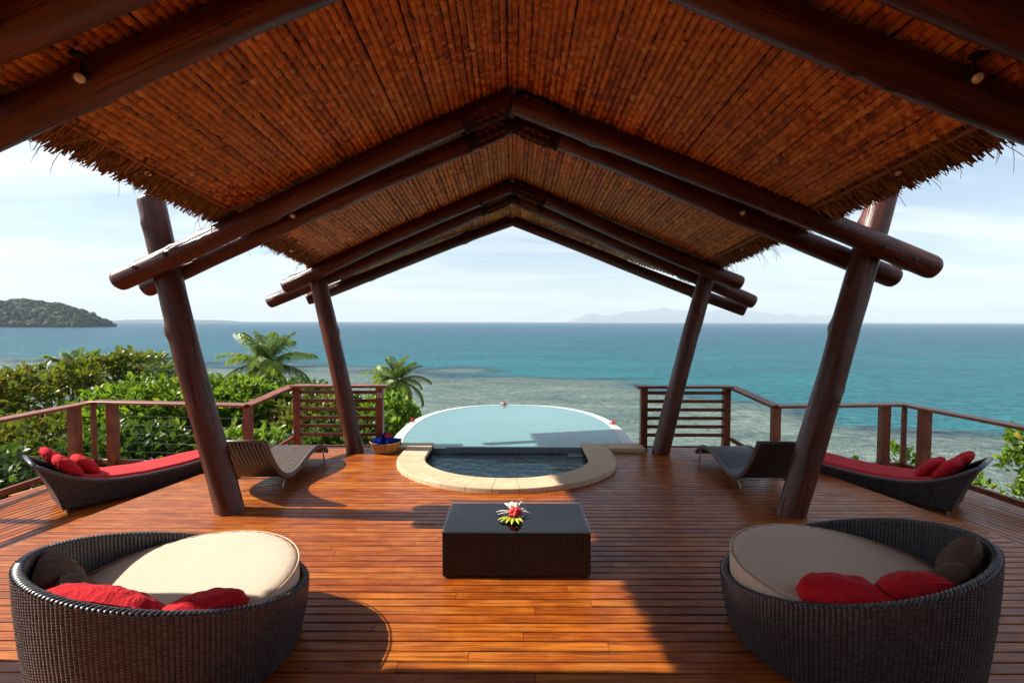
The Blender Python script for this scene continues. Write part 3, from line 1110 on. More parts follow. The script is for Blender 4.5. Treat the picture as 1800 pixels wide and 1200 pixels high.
POSTS = [((-2.945, 5.12, -.1), (-3.70, 5.12, 3.26), .135), ((2.868, 5.10, -.1), (3.83, 5.10, 3.40), .140),
         ((-2.375, 7.50, -.1), (-3.02, 7.51, 3.02), .130), ((2.262, 7.49, -.1), (3.02, 7.51, 3.05), .132),
         ((-3.50, 2.72, -.1), (-4.30, 2.66, 3.3), .15), ((3.60, 2.58, -.1), (4.40, 2.58, 3.3), .135)]
for k, (a, b, r) in enumerate(POSTS):
    m = MB(); log(m, a, b, r, r * .92, seed=50 + k, wob=.016, rough=.09)
    m.build('post', M['log'], pav, smooth=True, org=PV)

# roof: two thatched slopes; leaf shingles on the underside
RZ = 4.292
PITCH_L, PITCH_R = .432, .414
EAVE_L, EAVE_R = 2.76, 2.89


def roof_pt(sgn, s, y, off=0.0):
    """point on the underside: s = horizontal distance from the ridge, off = distance below it"""
    p = PITCH_L if sgn < 0 else PITCH_R
    z = RZ - SL * (y - 4.9) - p * s
    c = 1 / math.sqrt(1 + p * p)
    return np.stack([sgn * (s - off * p * c), y + 0 * s, z - off * c], -1)


def roof_end(s, sgn):
    """sea-side end of the roof: a prow, long at the ridge"""
    return 9.78 - s * .36


Y_BACK = -3.4
CW = .050


def tile_geo(s0, s1, y0, y1, sgn, drop, jit):
    """one folded leaf: rounded across the course, its free end a little proud"""
    n = len(s0)
    rows = []
    for yy, lift in ((y0, .000), (y1, .009)):
        for k, of in ((0, .002), (.28, .85), (.72, 1.0), (1, .10)):
            rows.append(roof_pt(sgn, s0 + (s1 - s0) * k, yy, of * drop + lift + jit))
    V = np.stack(rows, 1)          # n,8,3
    base = np.arange(n)[:, None] * 8
    q = np.array([[0, 1, 5, 4], [1, 2, 6, 5], [2, 3, 7, 6]])
    if sgn < 0: q = q[:, ::-1]
    return V, (base[:, None] + q[None]).reshape(-1, 4)


for sgn, EV, nm in ((-1, EAVE_L, 'left'), (1, EAVE_R, 'right')):
    # thatch mass above
    m = MB()
    ss = np.linspace(0, EV + .20, 14)
    for top in (0, 1):
        P = np.zeros((14, 2, 3))
        for i, s in enumerate(ss):
            for j, y in enumerate((Y_BACK, roof_end(s, sgn) - .02)):
                o_ = -.02 if not top else -.24
                if top: y = y + (.0 if j else -.02)
                P[i, j] = roof_pt(sgn, np.array(float(s)), y, o_)
        if top: P1 = P
        else: P0 = P
    grid(m, P0, flip=sgn > 0); grid(m, P1, flip=sgn < 0)
    loop0 = np.concatenate([P0[:, 0], P0[::-1, 1]]); loop1 = np.concatenate([P1[:, 0], P1[::-1, 1]])
    grid(m, np.stack([loop0, loop1], 1), closed_u=True, flip=sgn < 0)
    slope = m.build('roof_slope', M['thatch_core'], pav, org=PV)
    # courses
    m = MB()
    nc = int(EV / CW)
    allt = []
    for c in range(nc):
        s0 = c * CW + rng.normal(0, .002); s1 = s0 + CW * 1.12
        y = -3.3 + rng.uniform(0, .05)
        ye = roof_end(s0, sgn) - .02
        L = rng.uniform(.028, .052, 480)
        yy = y + np.concatenate([[0], np.cumsum(L)])
        yy = yy[yy < ye]
        n = len(yy) - 1
        a, b = yy[:-1], yy[1:] - .0025
        jit = rng.normal(0, .0030, n)
        st0 = np.full(n, s0) + .004 * np.sin(yy[:-1] * 1.3 + c) + rng.normal(0, .0022, n)
        allt.append(np.stack([st0, st0 + CW * .94, a, b, np.full(n, .017) + rng.normal(0, .003, n), jit], 1))
    T = np.concatenate(allt)
    # the shingles that show largest: just in front of the middle frame, near the eave side of the view
    ctr = roof_pt(sgn, T[:, 0], T[:, 2], 0)
    dist = np.sqrt(ctr[:, 0] ** 2 + ctr[:, 1] ** 2 + (ctr[:, 2] - 2) ** 2)
    el = (ctr[:, 2] - 2) / np.maximum(ctr[:, 1], .01)
    vis = (ctr[:, 1] > 3.1) & (ctr[:, 1] < 4.75) & (el < .66) & (np.abs(ctr[:, 0] / np.maximum(ctr[:, 1], .01)) < 1.0)
    order = np.argsort(np.where(vis, dist, 1e9))[:296]
    sel = np.zeros(len(T), bool); sel[order] = True
    for k in order:
        r_ = T[k:k + 1]
        V, Fq = tile_geo(r_[:, 0], r_[:, 1], r_[:, 2], r_[:, 3], sgn, r_[:, 4], r_[:, 5])
        mm = MB(); mm.add_np(V, Fq)
        mm.build('leaf_shingle', M['leaf_tile'], slope, org=PV)
    r_ = T[~sel]
    V, Fq = tile_geo(r_[:, 0], r_[:, 1], r_[:, 2], r_[:, 3], sgn, r_[:, 4], r_[:, 5])
    m.add_np(V, Fq)
    tag(m.build('leaf_lining', M['leaf_tile'], slope, org=PV), kind='stuff')
    # battens at the eave, between the frames
    for y0, y1 in ((-.0, 2.3), (2.9, 4.85), (5.42, 7.25)):
        m = MB()
        a = roof_pt(sgn, np.array(EV - .005), y0, .028); b = roof_pt(sgn, np.array(EV - .005), y1, .028)
        beam(m, a, b, .034, .02)
        m.build('batten', M['batten'], slope, org=PV)
    # fringe of cut thatch along the eave
    m = MB()
    N = 20000
    s = EV + .01 + rng.random(N) * .24
    ymax = roof_end(EV, sgn) - .05
    y = -1 + rng.random(N) * (ymax + 1)
    depth = (s - EV) / .23
    p0 = roof_pt(sgn, s - .10, y, .0 - .10 + .11 * rng.random(N))
    ln = .105 + .035 * rng.random(N)
    dr = np.stack([sgn * (.80 + .10 * rng.normal(size=N)), .20 * rng.normal(size=N), -.62 + .16 * rng.normal(size=N)], -1)
    dr /= np.linalg.norm(dr, axis=1, keepdims=True)
    p1 = p0 + dr * ln[:, None]
    wd = (.005 + .009 * rng.random(N) ** 2)[:, None]
    sd = np.cross(dr, np.array([sgn * .55, 0, .8])); sd /= np.linalg.norm(sd, axis=1, keepdims=True)
    nn = np.cross(dr, sd)
    V = np.stack([p0 - sd * wd, p0 + sd * wd, p0 + nn * wd, p1 - sd * wd * .6, p1 + sd * wd * .6, p1 + nn * wd * .6], 1)
    q = np.array([[0, 1, 4, 3], [1, 2, 5, 4], [2, 0, 3, 5]])
    m.add_np(V, (np.arange(N)[:, None, None] * 6 + q[None]).reshape(-1, 4))
    # a few loose long straws
    for k in range(46):
        yy = rng.uniform(2.5, ymax)
        a = roof_pt(sgn, np.array(EV + rng.uniform(.1, .26)), yy, .02)
        b = a + np.array([sgn * rng.uniform(.0, .10), rng.normal(0, .05), -rng.uniform(.05, .20)])
        tube(m, [a, (a + b) / 2 + np.array([sgn * .01, 0, .0]), b], [.0022, .002, .0012], 4)
    tag(m.build('eave_fringe', M['thatch'], slope, org=PV), kind='stuff')
    # short fringe over the sea-side edge
    m = MB()
    N = 2600
    s = rng.random(N) * (EV + .1)
    y = roof_end(s, sgn) - .03 + .05 * rng.random(N)
    p0 = roof_pt(sgn, s, y - .05, -.02 - .20 * rng.random(N))
    dr = np.stack([sgn * .25 + .3 * rng.normal(size=N), .9 + .2 * rng.normal(size=N), -.2 + .2 * rng.normal(size=N)], -1)
    dr /= np.linalg.norm(dr, axis=1, keepdims=True)
    p1 = p0 + dr * (.06 + .05 * rng.random(N))[:, None]
    wd = np.full((N, 1), .006)
    sd = np.cross(dr, np.array([0, 0, 1.0])); sd /= np.linalg.norm(sd, axis=1, keepdims=True)
    nn = np.cross(dr, sd)
    V = np.stack([p0 - sd * wd, p0 + sd * wd, p0 + nn * wd, p1 - sd * wd * .6, p1 + sd * wd * .6, p1 + nn * wd * .6], 1)
    m.add_np(V, (np.arange(N)[:, None, None] * 6 + q[None]).reshape(-1, 4))
    tag(m.build('gable_fringe', M['thatch'], slope, org=PV), kind='stuff')

# ridge roll closing the two slopes
m = MB()
ys = np.linspace(Y_BACK, 9.74, 40)
P = []
for y in ys:
    zr = RZ - SL * (y - 4.9)
    P.append([(-.30, y, zr + .10), (-.16, y, zr + .26), (0, y, zr + .32), (.16, y, zr + .26), (.30, y, zr + .10), (.10, y, zr + .0), (0, y, zr + .018), (-.10, y, zr + .0), (-.30, y, zr + .10)])
grid(m, np.array(P))
m.build('ridge_roll', M['thatch_core'], pav, org=PV)

# house wall behind the viewer, under the same roof
vil = thing('villa_wall', (0, -3.3, 0), 'dark timber villa wall behind the viewer under the roof', 'wall')
m = MB(); box(m, -4.6, 4.6, -3.42, -3.32, 0, 3.2); m.build('wall_boarding', M['joist'], vil, org=(0, -3.3, 0))
m = MB(); m.add([(-3.0, -3.42, 3.2), (3.0, -3.42, 3.2), (0, -3.42, 4.7), (-3.0, -3.32, 3.2), (3.0, -3.32, 3.2), (0, -3.32, 4.7)], [(0, 1, 2), (5, 4, 3), (0, 3, 4, 1), (1, 4, 5, 2), (2, 5, 3, 0)])
m.build('gable_boarding', M['joist'], vil, org=(0, -3.3, 0))

# ================================================================== RAILINGS
def railing(sgn):
    nm = 'left' if sgn < 0 else 'right'
    x = lambda v: sgn * v
    org = (x(4.6), 7.3, 0)
    if sgn < 0:
        lab = 'brown timber railing beside the bushes, with slatted screen and small plate, left of the pool'
    else:
        lab = 'brown timber railing in front of open sea, with slatted screen, right of the pool'
    r = thing('railing', org, lab, 'railing', group=None)
    xa, xb = 2.09, 3.40       # screen
    cx, cy = 3.72, 6.93       # low corner
    fx, fy = (6.12, 7.20) if sgn < 0 else (5.66, 7.10)

    def bar(name, p0, p1, w, h, up=(0, 0, 1)):
        m = MB(); beam(m, p0, p1, w, h, up=up)
        return m.build(name, M['rail'], r, org=org)

    def post(px, py, z0, z1, w=.105):
        m = MB(); box(m, x(px) - w / 2, x(px) + w / 2, py - w / 2, py + w / 2, z0, z1, .006)
        return m.build('post', M['rail'], r, org=org)
    p_in = post(xa, 7.80, -.2, .955)
    post(xb, 7.80, -.3, .955)
    for k in range(6):
        z = .205 + .1345 * k
        bar('slat', (x(xa + .055), 7.80, z), (x(xb - .055), 7.80, z), .028, .052)
    bar('top_rail', (x(xa - .12), 7.80, .975), (x(xb + .075), 7.80, .975), .21, .036)
    # sloping rail down to the lower deck
    bar('top_rail', (x(xb + .075), 7.80, .973), (x(cx), cy - .01, .812), .17, .036)
    bar('bottom_rail', (x(xb + .05), 7.72, .16), (x(cx - .02), cy + .06, -.02), .04, .06)
    post(cx, cy, -.4, .79)
    # back run
    bar('top_rail', (x(cx), cy, .815), (x(fx), fy, .815), .18, .036)
    n = 2
    u = np.array([fx - cx, fy - cy]); L = np.linalg.norm(u); u /= L
    a = L - .30
    px, py = cx + u[0] * a, cy + u[1] * a
    post(px, py, -.4, .79, .115)
    # corner slim post
    post(fx, fy - .01, -.4, .79, .055)
    bar('bottom_rail', (x(cx + .06), cy, -.055), (x(px - .06), py, -.055), .05, .07)
    bar('bottom_rail', (x(px + .062), py, -.055), (x(fx - .03), fy, -.055), .05, .07)
    # side run towards the house
    sx = 6.08 if sgn < 0 else 5.98
    sy = 3.4
    bar('top_rail', (x(fx), fy + .004, .812), (x(sx), sy, .812), .18, .036)
    w = np.array([sx - fx, sy - fy]); LW = np.linalg.norm(w); w /= LW
    q = []
    for s in (.33, 1.9, 3.4):
        qx, qy = fx + w[0] * s, fy + w[1] * s
        q.append((qx, qy))
        post(qx, qy, -.4, .79, .12)
    prev = (fx + w[0] * .03, fy + w[1] * .03)
    for (qx, qy) in q:
        bar('bottom_rail', (x(prev[0]), prev[1], -.055), (x(qx - w[0] * .062), qy - w[1] * .062, -.055), .05, .07)
        prev = (qx + w[0] * .062, qy + w[1] * .062)
    # steel cables
    for k in range(5):
        z = .10 + k * .13
        for (p0, p1) in (((x(xb), 7.76, z + .15), (x(cx), cy + .03, z)), ((x(cx), cy, z), (x(px), py, z)), ((x(q[0][0]), q[0][1], z), (x(q[2][0]), q[2][1], z))):
            m = MB(); tube(m, [p0, p1], .0022, 5)
            m.build('cable', M['steel'], r, org=org)
    if sgn < 0:
        pl = MB(); box(pl, -xa - .034, -xa + .042, 7.738, 7.746, .80, .876, .002)
        pl = pl.build('sign_plate', mat_simple('ivory_plate', (.62, .56, .46), .5, .3), p_in, org=org)
        pl['label'] = 'small ivory plate with a ring mark'
        m = MB()
        t = np.linspace(.4, 6.28, 18)
        tube(m, [(-xa + .004 + .02 * math.cos(a), 7.736, .838 + .02 * math.sin(a)) for a in t], .003, 5)
        tube(m, [(-xa + .004 + .008 * math.cos(a), 7.736, .838 + .008 * math.sin(a)) for a in t], .003, 5)
        box(m, -xa - .028, -xa + .036, 7.7355, 7.7375, .869, .872)
        box(m, -xa - .028, -xa + .036, 7.7355, 7.7375, .804, .807)
        m.build('plate_mark', mat_simple('brown_plate_ink', (.16, .09, .05), .6), p_in, org=org)


railing(-1)
railing(1)


# ================================================================== FURNITURE
# ---- round wicker day beds
def daybed(cx, cy, tb, label, seed):
    RR, H0, H1, FL = .707, .305, .437, .925
    t = thing('round_daybed', (cx, cy, 0), label, 'daybed', group='round wicker daybeds')

    def rim(a): return H0 + H1 * (.5 + .5 * np.cos(a - tb))

    def outer(u, v):
        a = 2 * math.pi * u
        h = rim(a) * v + .015
        k = FL + (1 - FL) * np.sin(np.clip(v, 0, 1) * math.pi / 2)
        return np.stack([RR * k * np.cos(a), RR * k * np.sin(a), h], -1)
    outer.closed = True

    def inner(u, v):
        a = 2 * math.pi * u
        h = .2 + (rim(a) - .2) * v + .012
        k = .935 - .02 * (1 - v)
        return np.stack([RR * k * np.cos(a), RR * k * np.sin(a), h], -1)
    inner.closed = True
    m = MB(); wicker(m, outer, 180, 50, .0055, bu=96, bv=10)
    build_weave(m, 'wicker_shell', [M['wicker'], M['wicker_back']], t)
    m = MB(); wicker(m, inner, 186, 44, .005, flip=True, bu=96, bv=8)
    build_weave(m, 'wicker_lining', [M['wicker'], M['wicker_back']], t)
    # plaited rim roll
    m = MB()
    n = 480
    a = np.linspace(0, 2 * math.pi, n, endpoint=False)
    for strand in range(3):
        ph = strand * 2 * math.pi / 3
        rr = RR * .967 + .013 * np.cos(a * 60 + ph); zz = rim(a) + .010 + .007 * np.sin(a * 60 + ph)
        c = np.stack([rr * np.cos(a), rr * np.sin(a), zz], -1)
        P = []
        for q in range(6):
            b = q * math.pi / 3
            P.append(c + np.stack([0.0115 * math.cos(b) * np.cos(a), .0115 * math.cos(b) * np.sin(a), np.full(n, .010 * math.sin(b))], -1))
        P.append(P[0])
        grid(m, np.stack(P, 1), closed_u=True, flip=True)
    m.build('plaited_rim', M['wicker'], t, smooth=True)
    # slatted base inside and mattress
    m = MB(); lathe(m, [(0.001, .2), (RR * .925, .2), (RR * .925, .185), (.001, .185)], 40); m.build('base_board', M['wicker_back'], t)
    m = MB()
    rs_ = np.random.default_rng(seed)
    prof = [(.001, .468), (.15, .468), (.30, .468), (.42, .468), (.50, .466), (.555, .462), (.588, .454), (.604, .440), (.611, .424), (.612, .40), (.614, .36), (.613, .31), (.611, .255), (.60, .225), (.50, .205), (.001, .203)]
    segs = 120
    P = np.zeros((segs, len(prof), 3))
    for i in range(segs):
        a = 2 * math.pi * i / segs
        for j, (r_, z_) in enumerate(prof):
            puck = .0028 * math.sin(a * 37 + 2 * math.sin(a * 5)) * math.exp(-((r_ - .595) / .05) ** 2) if z_ > .35 else 0
            w = .004 * mnoise.noise(Vector((r_ * math.cos(a) * 4, r_ * math.sin(a) * 4, seed)))
            P[i, j] = ((r_ + (.004 * mnoise.noise(Vector((math.cos(a) * 3, math.sin(a) * 3, z_ * 6))) if r_ > .55 else 0)) * 1.065 * math.cos(a), r_ * 1.065 * math.sin(a), z_ + puck + w)
    # lifted on the entry side, where it overtops the low rim
    P[..., 2] += .030 * ((P[..., 0] * -math.cos(tb) + P[..., 1] * -math.sin(tb)) / .62)
    grid(m, P, closed_u=True)
    ma = m.build('mattress', M['cream'], t, smooth=True)
    m = MB()
    a = np.linspace(0, 2 * math.pi, 97)
    rr = .652
    zz = .447 + .030 * ((rr * np.cos(a) * -math.cos(tb) + rr * np.sin(a) * -math.sin(tb)) / .62)
    tube(m, np.stack([rr * np.cos(a), rr * np.sin(a), zz], -1), .0045, 6)
    m.build('piping', M['cream'], ma, smooth=True)
    return t


daybed(-1.98, 2.90, 3.989, 'round dark wicker daybed with sunlit cream mattress, left of the coffee table', 3)
daybed(2.087, 3.053, -.619, 'round dark wicker daybed with shaded cream mattress, right of the coffee table', 8)


# ---- pillows
def pillow(name, loc, size, rot, mat, label, seed, group, thick=.15, crease=0.0, cat='pillow'):
    w, h = size
    n = 26
    mb = MB()
    for side in (1, -1):
        P = np.zeros((n + 1, n + 1, 3))
        for i in range(n + 1):
            for j in range(n + 1):
                u = i / n * 2 - 1; v = j / n * 2 - 1
                e = (max(0, 1 - u * u) * max(0, 1 - v * v)) ** .42
                pin = .09
                x = u * w / 2 * (1 - .13 * abs(v) ** 3 + .03 * (1 - v * v))
                z = v * h / 2 * (1 - .13 * abs(u) ** 3 + .03 * (1 - u * u))
                f = mnoise.noise(Vector((u * 2.3 + seed * 5, v * 2.3, side * 2.0)))
                f2 = mnoise.noise(Vector((u * 5 + seed * 9, v * 5, side * 4.0)))
                # radial gathers at the corners
                rad = math.sin(math.atan2(v, u) * 13 + seed) * .010 * (abs(u) ** 4 + abs(v) ** 4) * (1 - max(abs(u), abs(v)) ** 8)
                y = side * (thick / 2 * e * (1 + .14 * f + .10 * f2) * 1.12 + rad * 1.6 * e) + crease * .05 * math.sin(u * 2.2 + seed)
                P[i, j] = (x, y, z)
        grid(mb, P, 0, side < 0)
    o = mb.build(name, mat, None, smooth=True)
    o.location = loc
    o.rotation_euler = rot
    tag(o, label, cat, group)
    m = MB()
    per = [(-1 + 2 * k / n, -1) for k in range(n)] + [(1, -1 + 2 * k / n) for k in range(n)] + [(1 - 2 * k / n, 1) for k in range(n)] + [(-1, 1 - 2 * k / n) for k in range(n + 1)]
    tube(m, [(u * w / 2 * (1 - .13 * abs(v) ** 3 + .03 * (1 - v * v)), 0, v * h / 2 * (1 - .13 * abs(u) ** 3 + .03 * (1 - u * u))) for u, v in per], .0045, 6)
    m.build('seam', mat, o, smooth=True)
    return o


def facing(cx, cy, ang, r, z, tilt, roll=0.0):
    """location and rotation of a pillow leaning against the rim of a day bed at compass angle ang"""
    loc = (cx + r * math.cos(ang), cy + r * math.sin(ang), z)
    q = Matrix.Rotation(ang - math.pi / 2, 4, 'Z') @ Matrix.Rotation(-tilt, 4, 'X') @ Matrix.Rotation(roll, 4, 'Y')
    return loc, q.to_euler()


def lean(name, bed, ang, r, z, tilt, roll, size, mat, label, seed, group, thick=.15):
    l, q = facing(bed[0], bed[1], R(ang), r, z, R(tilt), R(roll))
    return pillow(name, l, size, q, mat, label, seed, group, thick)


BL = (-1.98, 2.90); BR = (2.087, 3.053)
GP = 'pillows on the round daybeds'
lean('pillow', BL, 262, .47, .545, 46, -9, (.58, .36), M['red'], 'large red pillow slumped on left round daybed, corner pointing left', 1, GP, .19)
lean('pillow', BL, 311, .51, .455, 54, 2, (.48, .31), M['red'], 'rounded red pillow on left round daybed, nearest the coffee table', 2, GP, .20)
lean('pillow', BL, 206, .55, .565, 34, -14, (.36, .30), M['brown'], 'dark taupe pillow upright against left rim of left round daybed', 3, GP, .13)
lean('pillow', BL, 228, .45, .545, 34, 8, (.30, .26), M['brown'], 'taupe pillow mostly hidden behind the large red pillow, left daybed', 4, GP, .13)
lean('pillow', BR, 238, .50, .485, 50, 3, (.46, .32), M['red'], 'plump red pillow on right round daybed, nearest the coffee table', 5, GP, .23)
lean('pillow', BR, 273, .49, .560, 42, 2, (.36, .30), M['red'], 'smaller red pillow between plump red and taupe pillows, right daybed', 6, GP, .19)
lean('pillow', BR, 298, .50, .580, 30, 30, (.28, .28), M['brown'], 'taupe pillow next to the red pillows on right round daybed', 7, GP, .14)
lean('pillow', BR, 322, .53, .640, 22, 40, (.31, .31), M['brown'], 'taupe pillow standing highest against far right rim of right round daybed', 8, GP, .14)

# ---- coffee table
ct = thing('coffee_table', (.038, 4.105, 0), 'black wicker coffee table with green edged glass top', 'table')
x0, x1, y0, y1, zt = -.575, .575, -.325, .325, .352


def side_fn(a, b):
    a = np.array(a, float); b = np.array(b, float)

    def fn(u, v):
        u = np.asarray(u); v = np.asarray(v)
        p = a[None] + (b - a)[None] * u[:, None]
        return np.concatenate([p, (.02 + (zt - .02) * v)[:, None]], 1)
    return fn


m = MB()
for a, b, nu in (((x0, y0), (x1, y0), 46), ((x1, y0), (x1, y1), 26), ((x1, y1), (x0, y1), 46), ((x0, y1), (x0, y0), 26)):
    wicker(m, side_fn(a, b), nu, 30, .004, bu=4, bv=2)
build_weave(m, 'wicker_body', [M['wicker_black'], M['wicker_back']], ct)
m = MB()


def top_fn(u, v): return np.stack([x0 + (x1 - x0) * v, y1 - (y1 - y0) * u, np.full(len(np.asarray(u)), zt)], -1)


wicker(m, top_fn, 26, 60, .004, flip=False, bu=4, bv=4)
M['wicker_grey'] = mat_island('grey_wicker', [(0, (.055, .062, .066)), (1, (.115, .122, .128))], .4, .5)
build_weave(m, 'wicker_top', [M['wicker_grey'], M['wicker_back']], ct)
for sx in (-1, 1):
    for sy in (-1, 1):
        m = MB(); box(m, sx * .54 - .02, sx * .54 + .02, sy * .29 - .02, sy * .29 + .02, 0, .025); m.build('foot', M['black'], ct)
gl = NT('table_glass')
fr = gl.node('ShaderNodeFresnel', IOR=1.36)
tr = gl.node('ShaderNodeBsdfTransparent'); tr.inputs[0].default_value = (.80, .93, .90, 1)
gs = gl.node('ShaderNodeBsdfGlossy', Roughness=.06)
mx = gl.node('ShaderNodeMixShader'); gl.link(fr.outputs[0], mx.inputs[0]); gl.link(tr.outputs[0], mx.inputs[1]); gl.link(gs.outputs[0], mx.inputs[2])
M['glass'] = gl.done(mx.outputs[0])
M['glass_edge'] = mat_simple('green_glass_edge', (.03, .22, .18), .15, .6)
m = MB()
b = .006
zz0, zz1 = zt + .010, zt + .020
X0, X1, Y0, Y1 = x0 - .008, x1 + .008, y0 - .008, y1 + .008
m.add([(X0, Y0, zz0), (X1, Y0, zz0), (X1, Y1, zz0), (X0, Y1, zz0), (X0, Y0, zz1), (X1, Y0, zz1), (X1, Y1, zz1), (X0, Y1, zz1)], [(4, 5, 6, 7)], 0)
m.add([(X0, Y0, zz0), (X1, Y0, zz0), (X1, Y1, zz0), (X0, Y1, zz0), (X0, Y0, zz1), (X1, Y0, zz1), (X1, Y1, zz1), (X0, Y1, zz1)], [(0, 1, 5, 4), (1, 2, 6, 5), (2, 3, 7, 6), (3, 0, 4, 7)], 1)
m.build('glass_top', [M['glass'], M['glass_edge']], ct)


# ---- S-curved loungers beside the posts
def chaise(sx, label, wk):
    t = thing('sun_lounger', (sx * 2.98, 6.2, 0), label, 'sun lounger', group='curved wicker loungers')
    ky = np.array([5.33, 5.42, 5.52, 5.64, 5.78, 5.95, 6.14, 6.34, 6.55, 6.74, 6.90, 7.02, 7.12]) - 6.2
    kz = np.array([.70, .55, .41, .28, .190, .150, .165, .220, .275, .290, .260, .20, .125])
    s = np.concatenate([[0], np.cumsum(np.hypot(np.diff(ky), np.diff(kz)))]); s /= s[-1]
    # smooth resample
    ss = np.linspace(0, 1, 400)
    yy = np.interp(ss, s, ky); zz = np.interp(ss, s, kz)
    ker = np.ones(31) / 31
    pad = lambda a: np.concatenate([2 * a[0] - a[15:0:-1], a, 2 * a[-1] - a[-2:-17:-1]])
    yy = np.convolve(pad(yy), ker, 'valid'); zz = np.convolve(pad(zz), ker, 'valid')
    ty = np.gradient(yy); tz = np.gradient(zz); tn = np.hypot(ty, tz)
    ny, nz = -tz / tn, ty / tn
    W = .30

    def surf(off):
        def fn(u, v):
            u = np.clip(np.asarray(u, float), 0, 1); v = np.asarray(v, float)
            return np.stack([-W + 2 * W * v, np.interp(u, ss, yy + ny * off), np.interp(u, ss, zz + nz * off)], -1)
        return fn
    m = MB()

    # strands run across the lounger
    def f2(u, v):
        return surf(.0)(v, u)
    wicker(m, f2, 14, 112, .004, flip=False, bu=3, bv=80)
    build_weave(m, 'woven_seat', [wk, M['wicker_back']], t)
    m = MB()

    def f3(u, v):
        return surf(-.032)(v, u)
    wicker(m, f3, 14, 112, .003, flip=True, bu=3, bv=80)
    build_weave(m, 'woven_underside', [M['wicker'], M['wicker_back']], t)
    # rolled side edges: bundle of three cords
    for e in (-1, 1):
        m = MB()
        for q, (o1, o2) in enumerate(((.006, .0), (-.014, .006), (-.032, .0))):
            p = surf(o1)(np.linspace(0, 1, 90), np.full(90, .5))
            p[:, 0] = e * (W + .004 + o2)
            tube(m, p, .013, 6)
        m.build('edge_roll', wk if sx < 0 else M['wicker_sun_toned'], t, smooth=True)
    m = MB()
    for u in (0.0, 1.0):
        p = surf(-.014)(np.array([u]), np.array([.5]))[0]
        tube(m, [(-W, p[1], p[2]), (W, p[1], p[2])], .02, 8)
    m.build('end_roll', wk, t, smooth=True)
    # bent steel legs
    for yl, top in ((-.43, .135), (-.02 + .0, .14), (.80, .22)):
        m = MB()
        for e in (-1, 1):
            dy = -.035 if yl < .5 else .02
            tube(m, [(e * (W - .03), yl + .10, top), (e * (W - .02), yl + .04, top - .01), (e * (W - .015), yl, top * .7), (e * (W - .01), yl + dy, .006)], .009, 8)
        if yl != -.02: tube(m, [(-W + .02, yl + .06, top - .012), (W - .02, yl + .06, top - .012)], .008, 8)
        if yl == -.02: continue
        m.build('leg_frame', M['steel'], t, smooth=True)
    return t


chaise(-1, 'wicker S-curved lounger toned sunlit brown behind the left front log post', M['wicker_sun_toned'])  # lit copy of the twin lounger: sun tone painted into the seat
chaise(1, 'shaded blue-black wicker S-curved lounger behind the right front log post', M['wicker'])


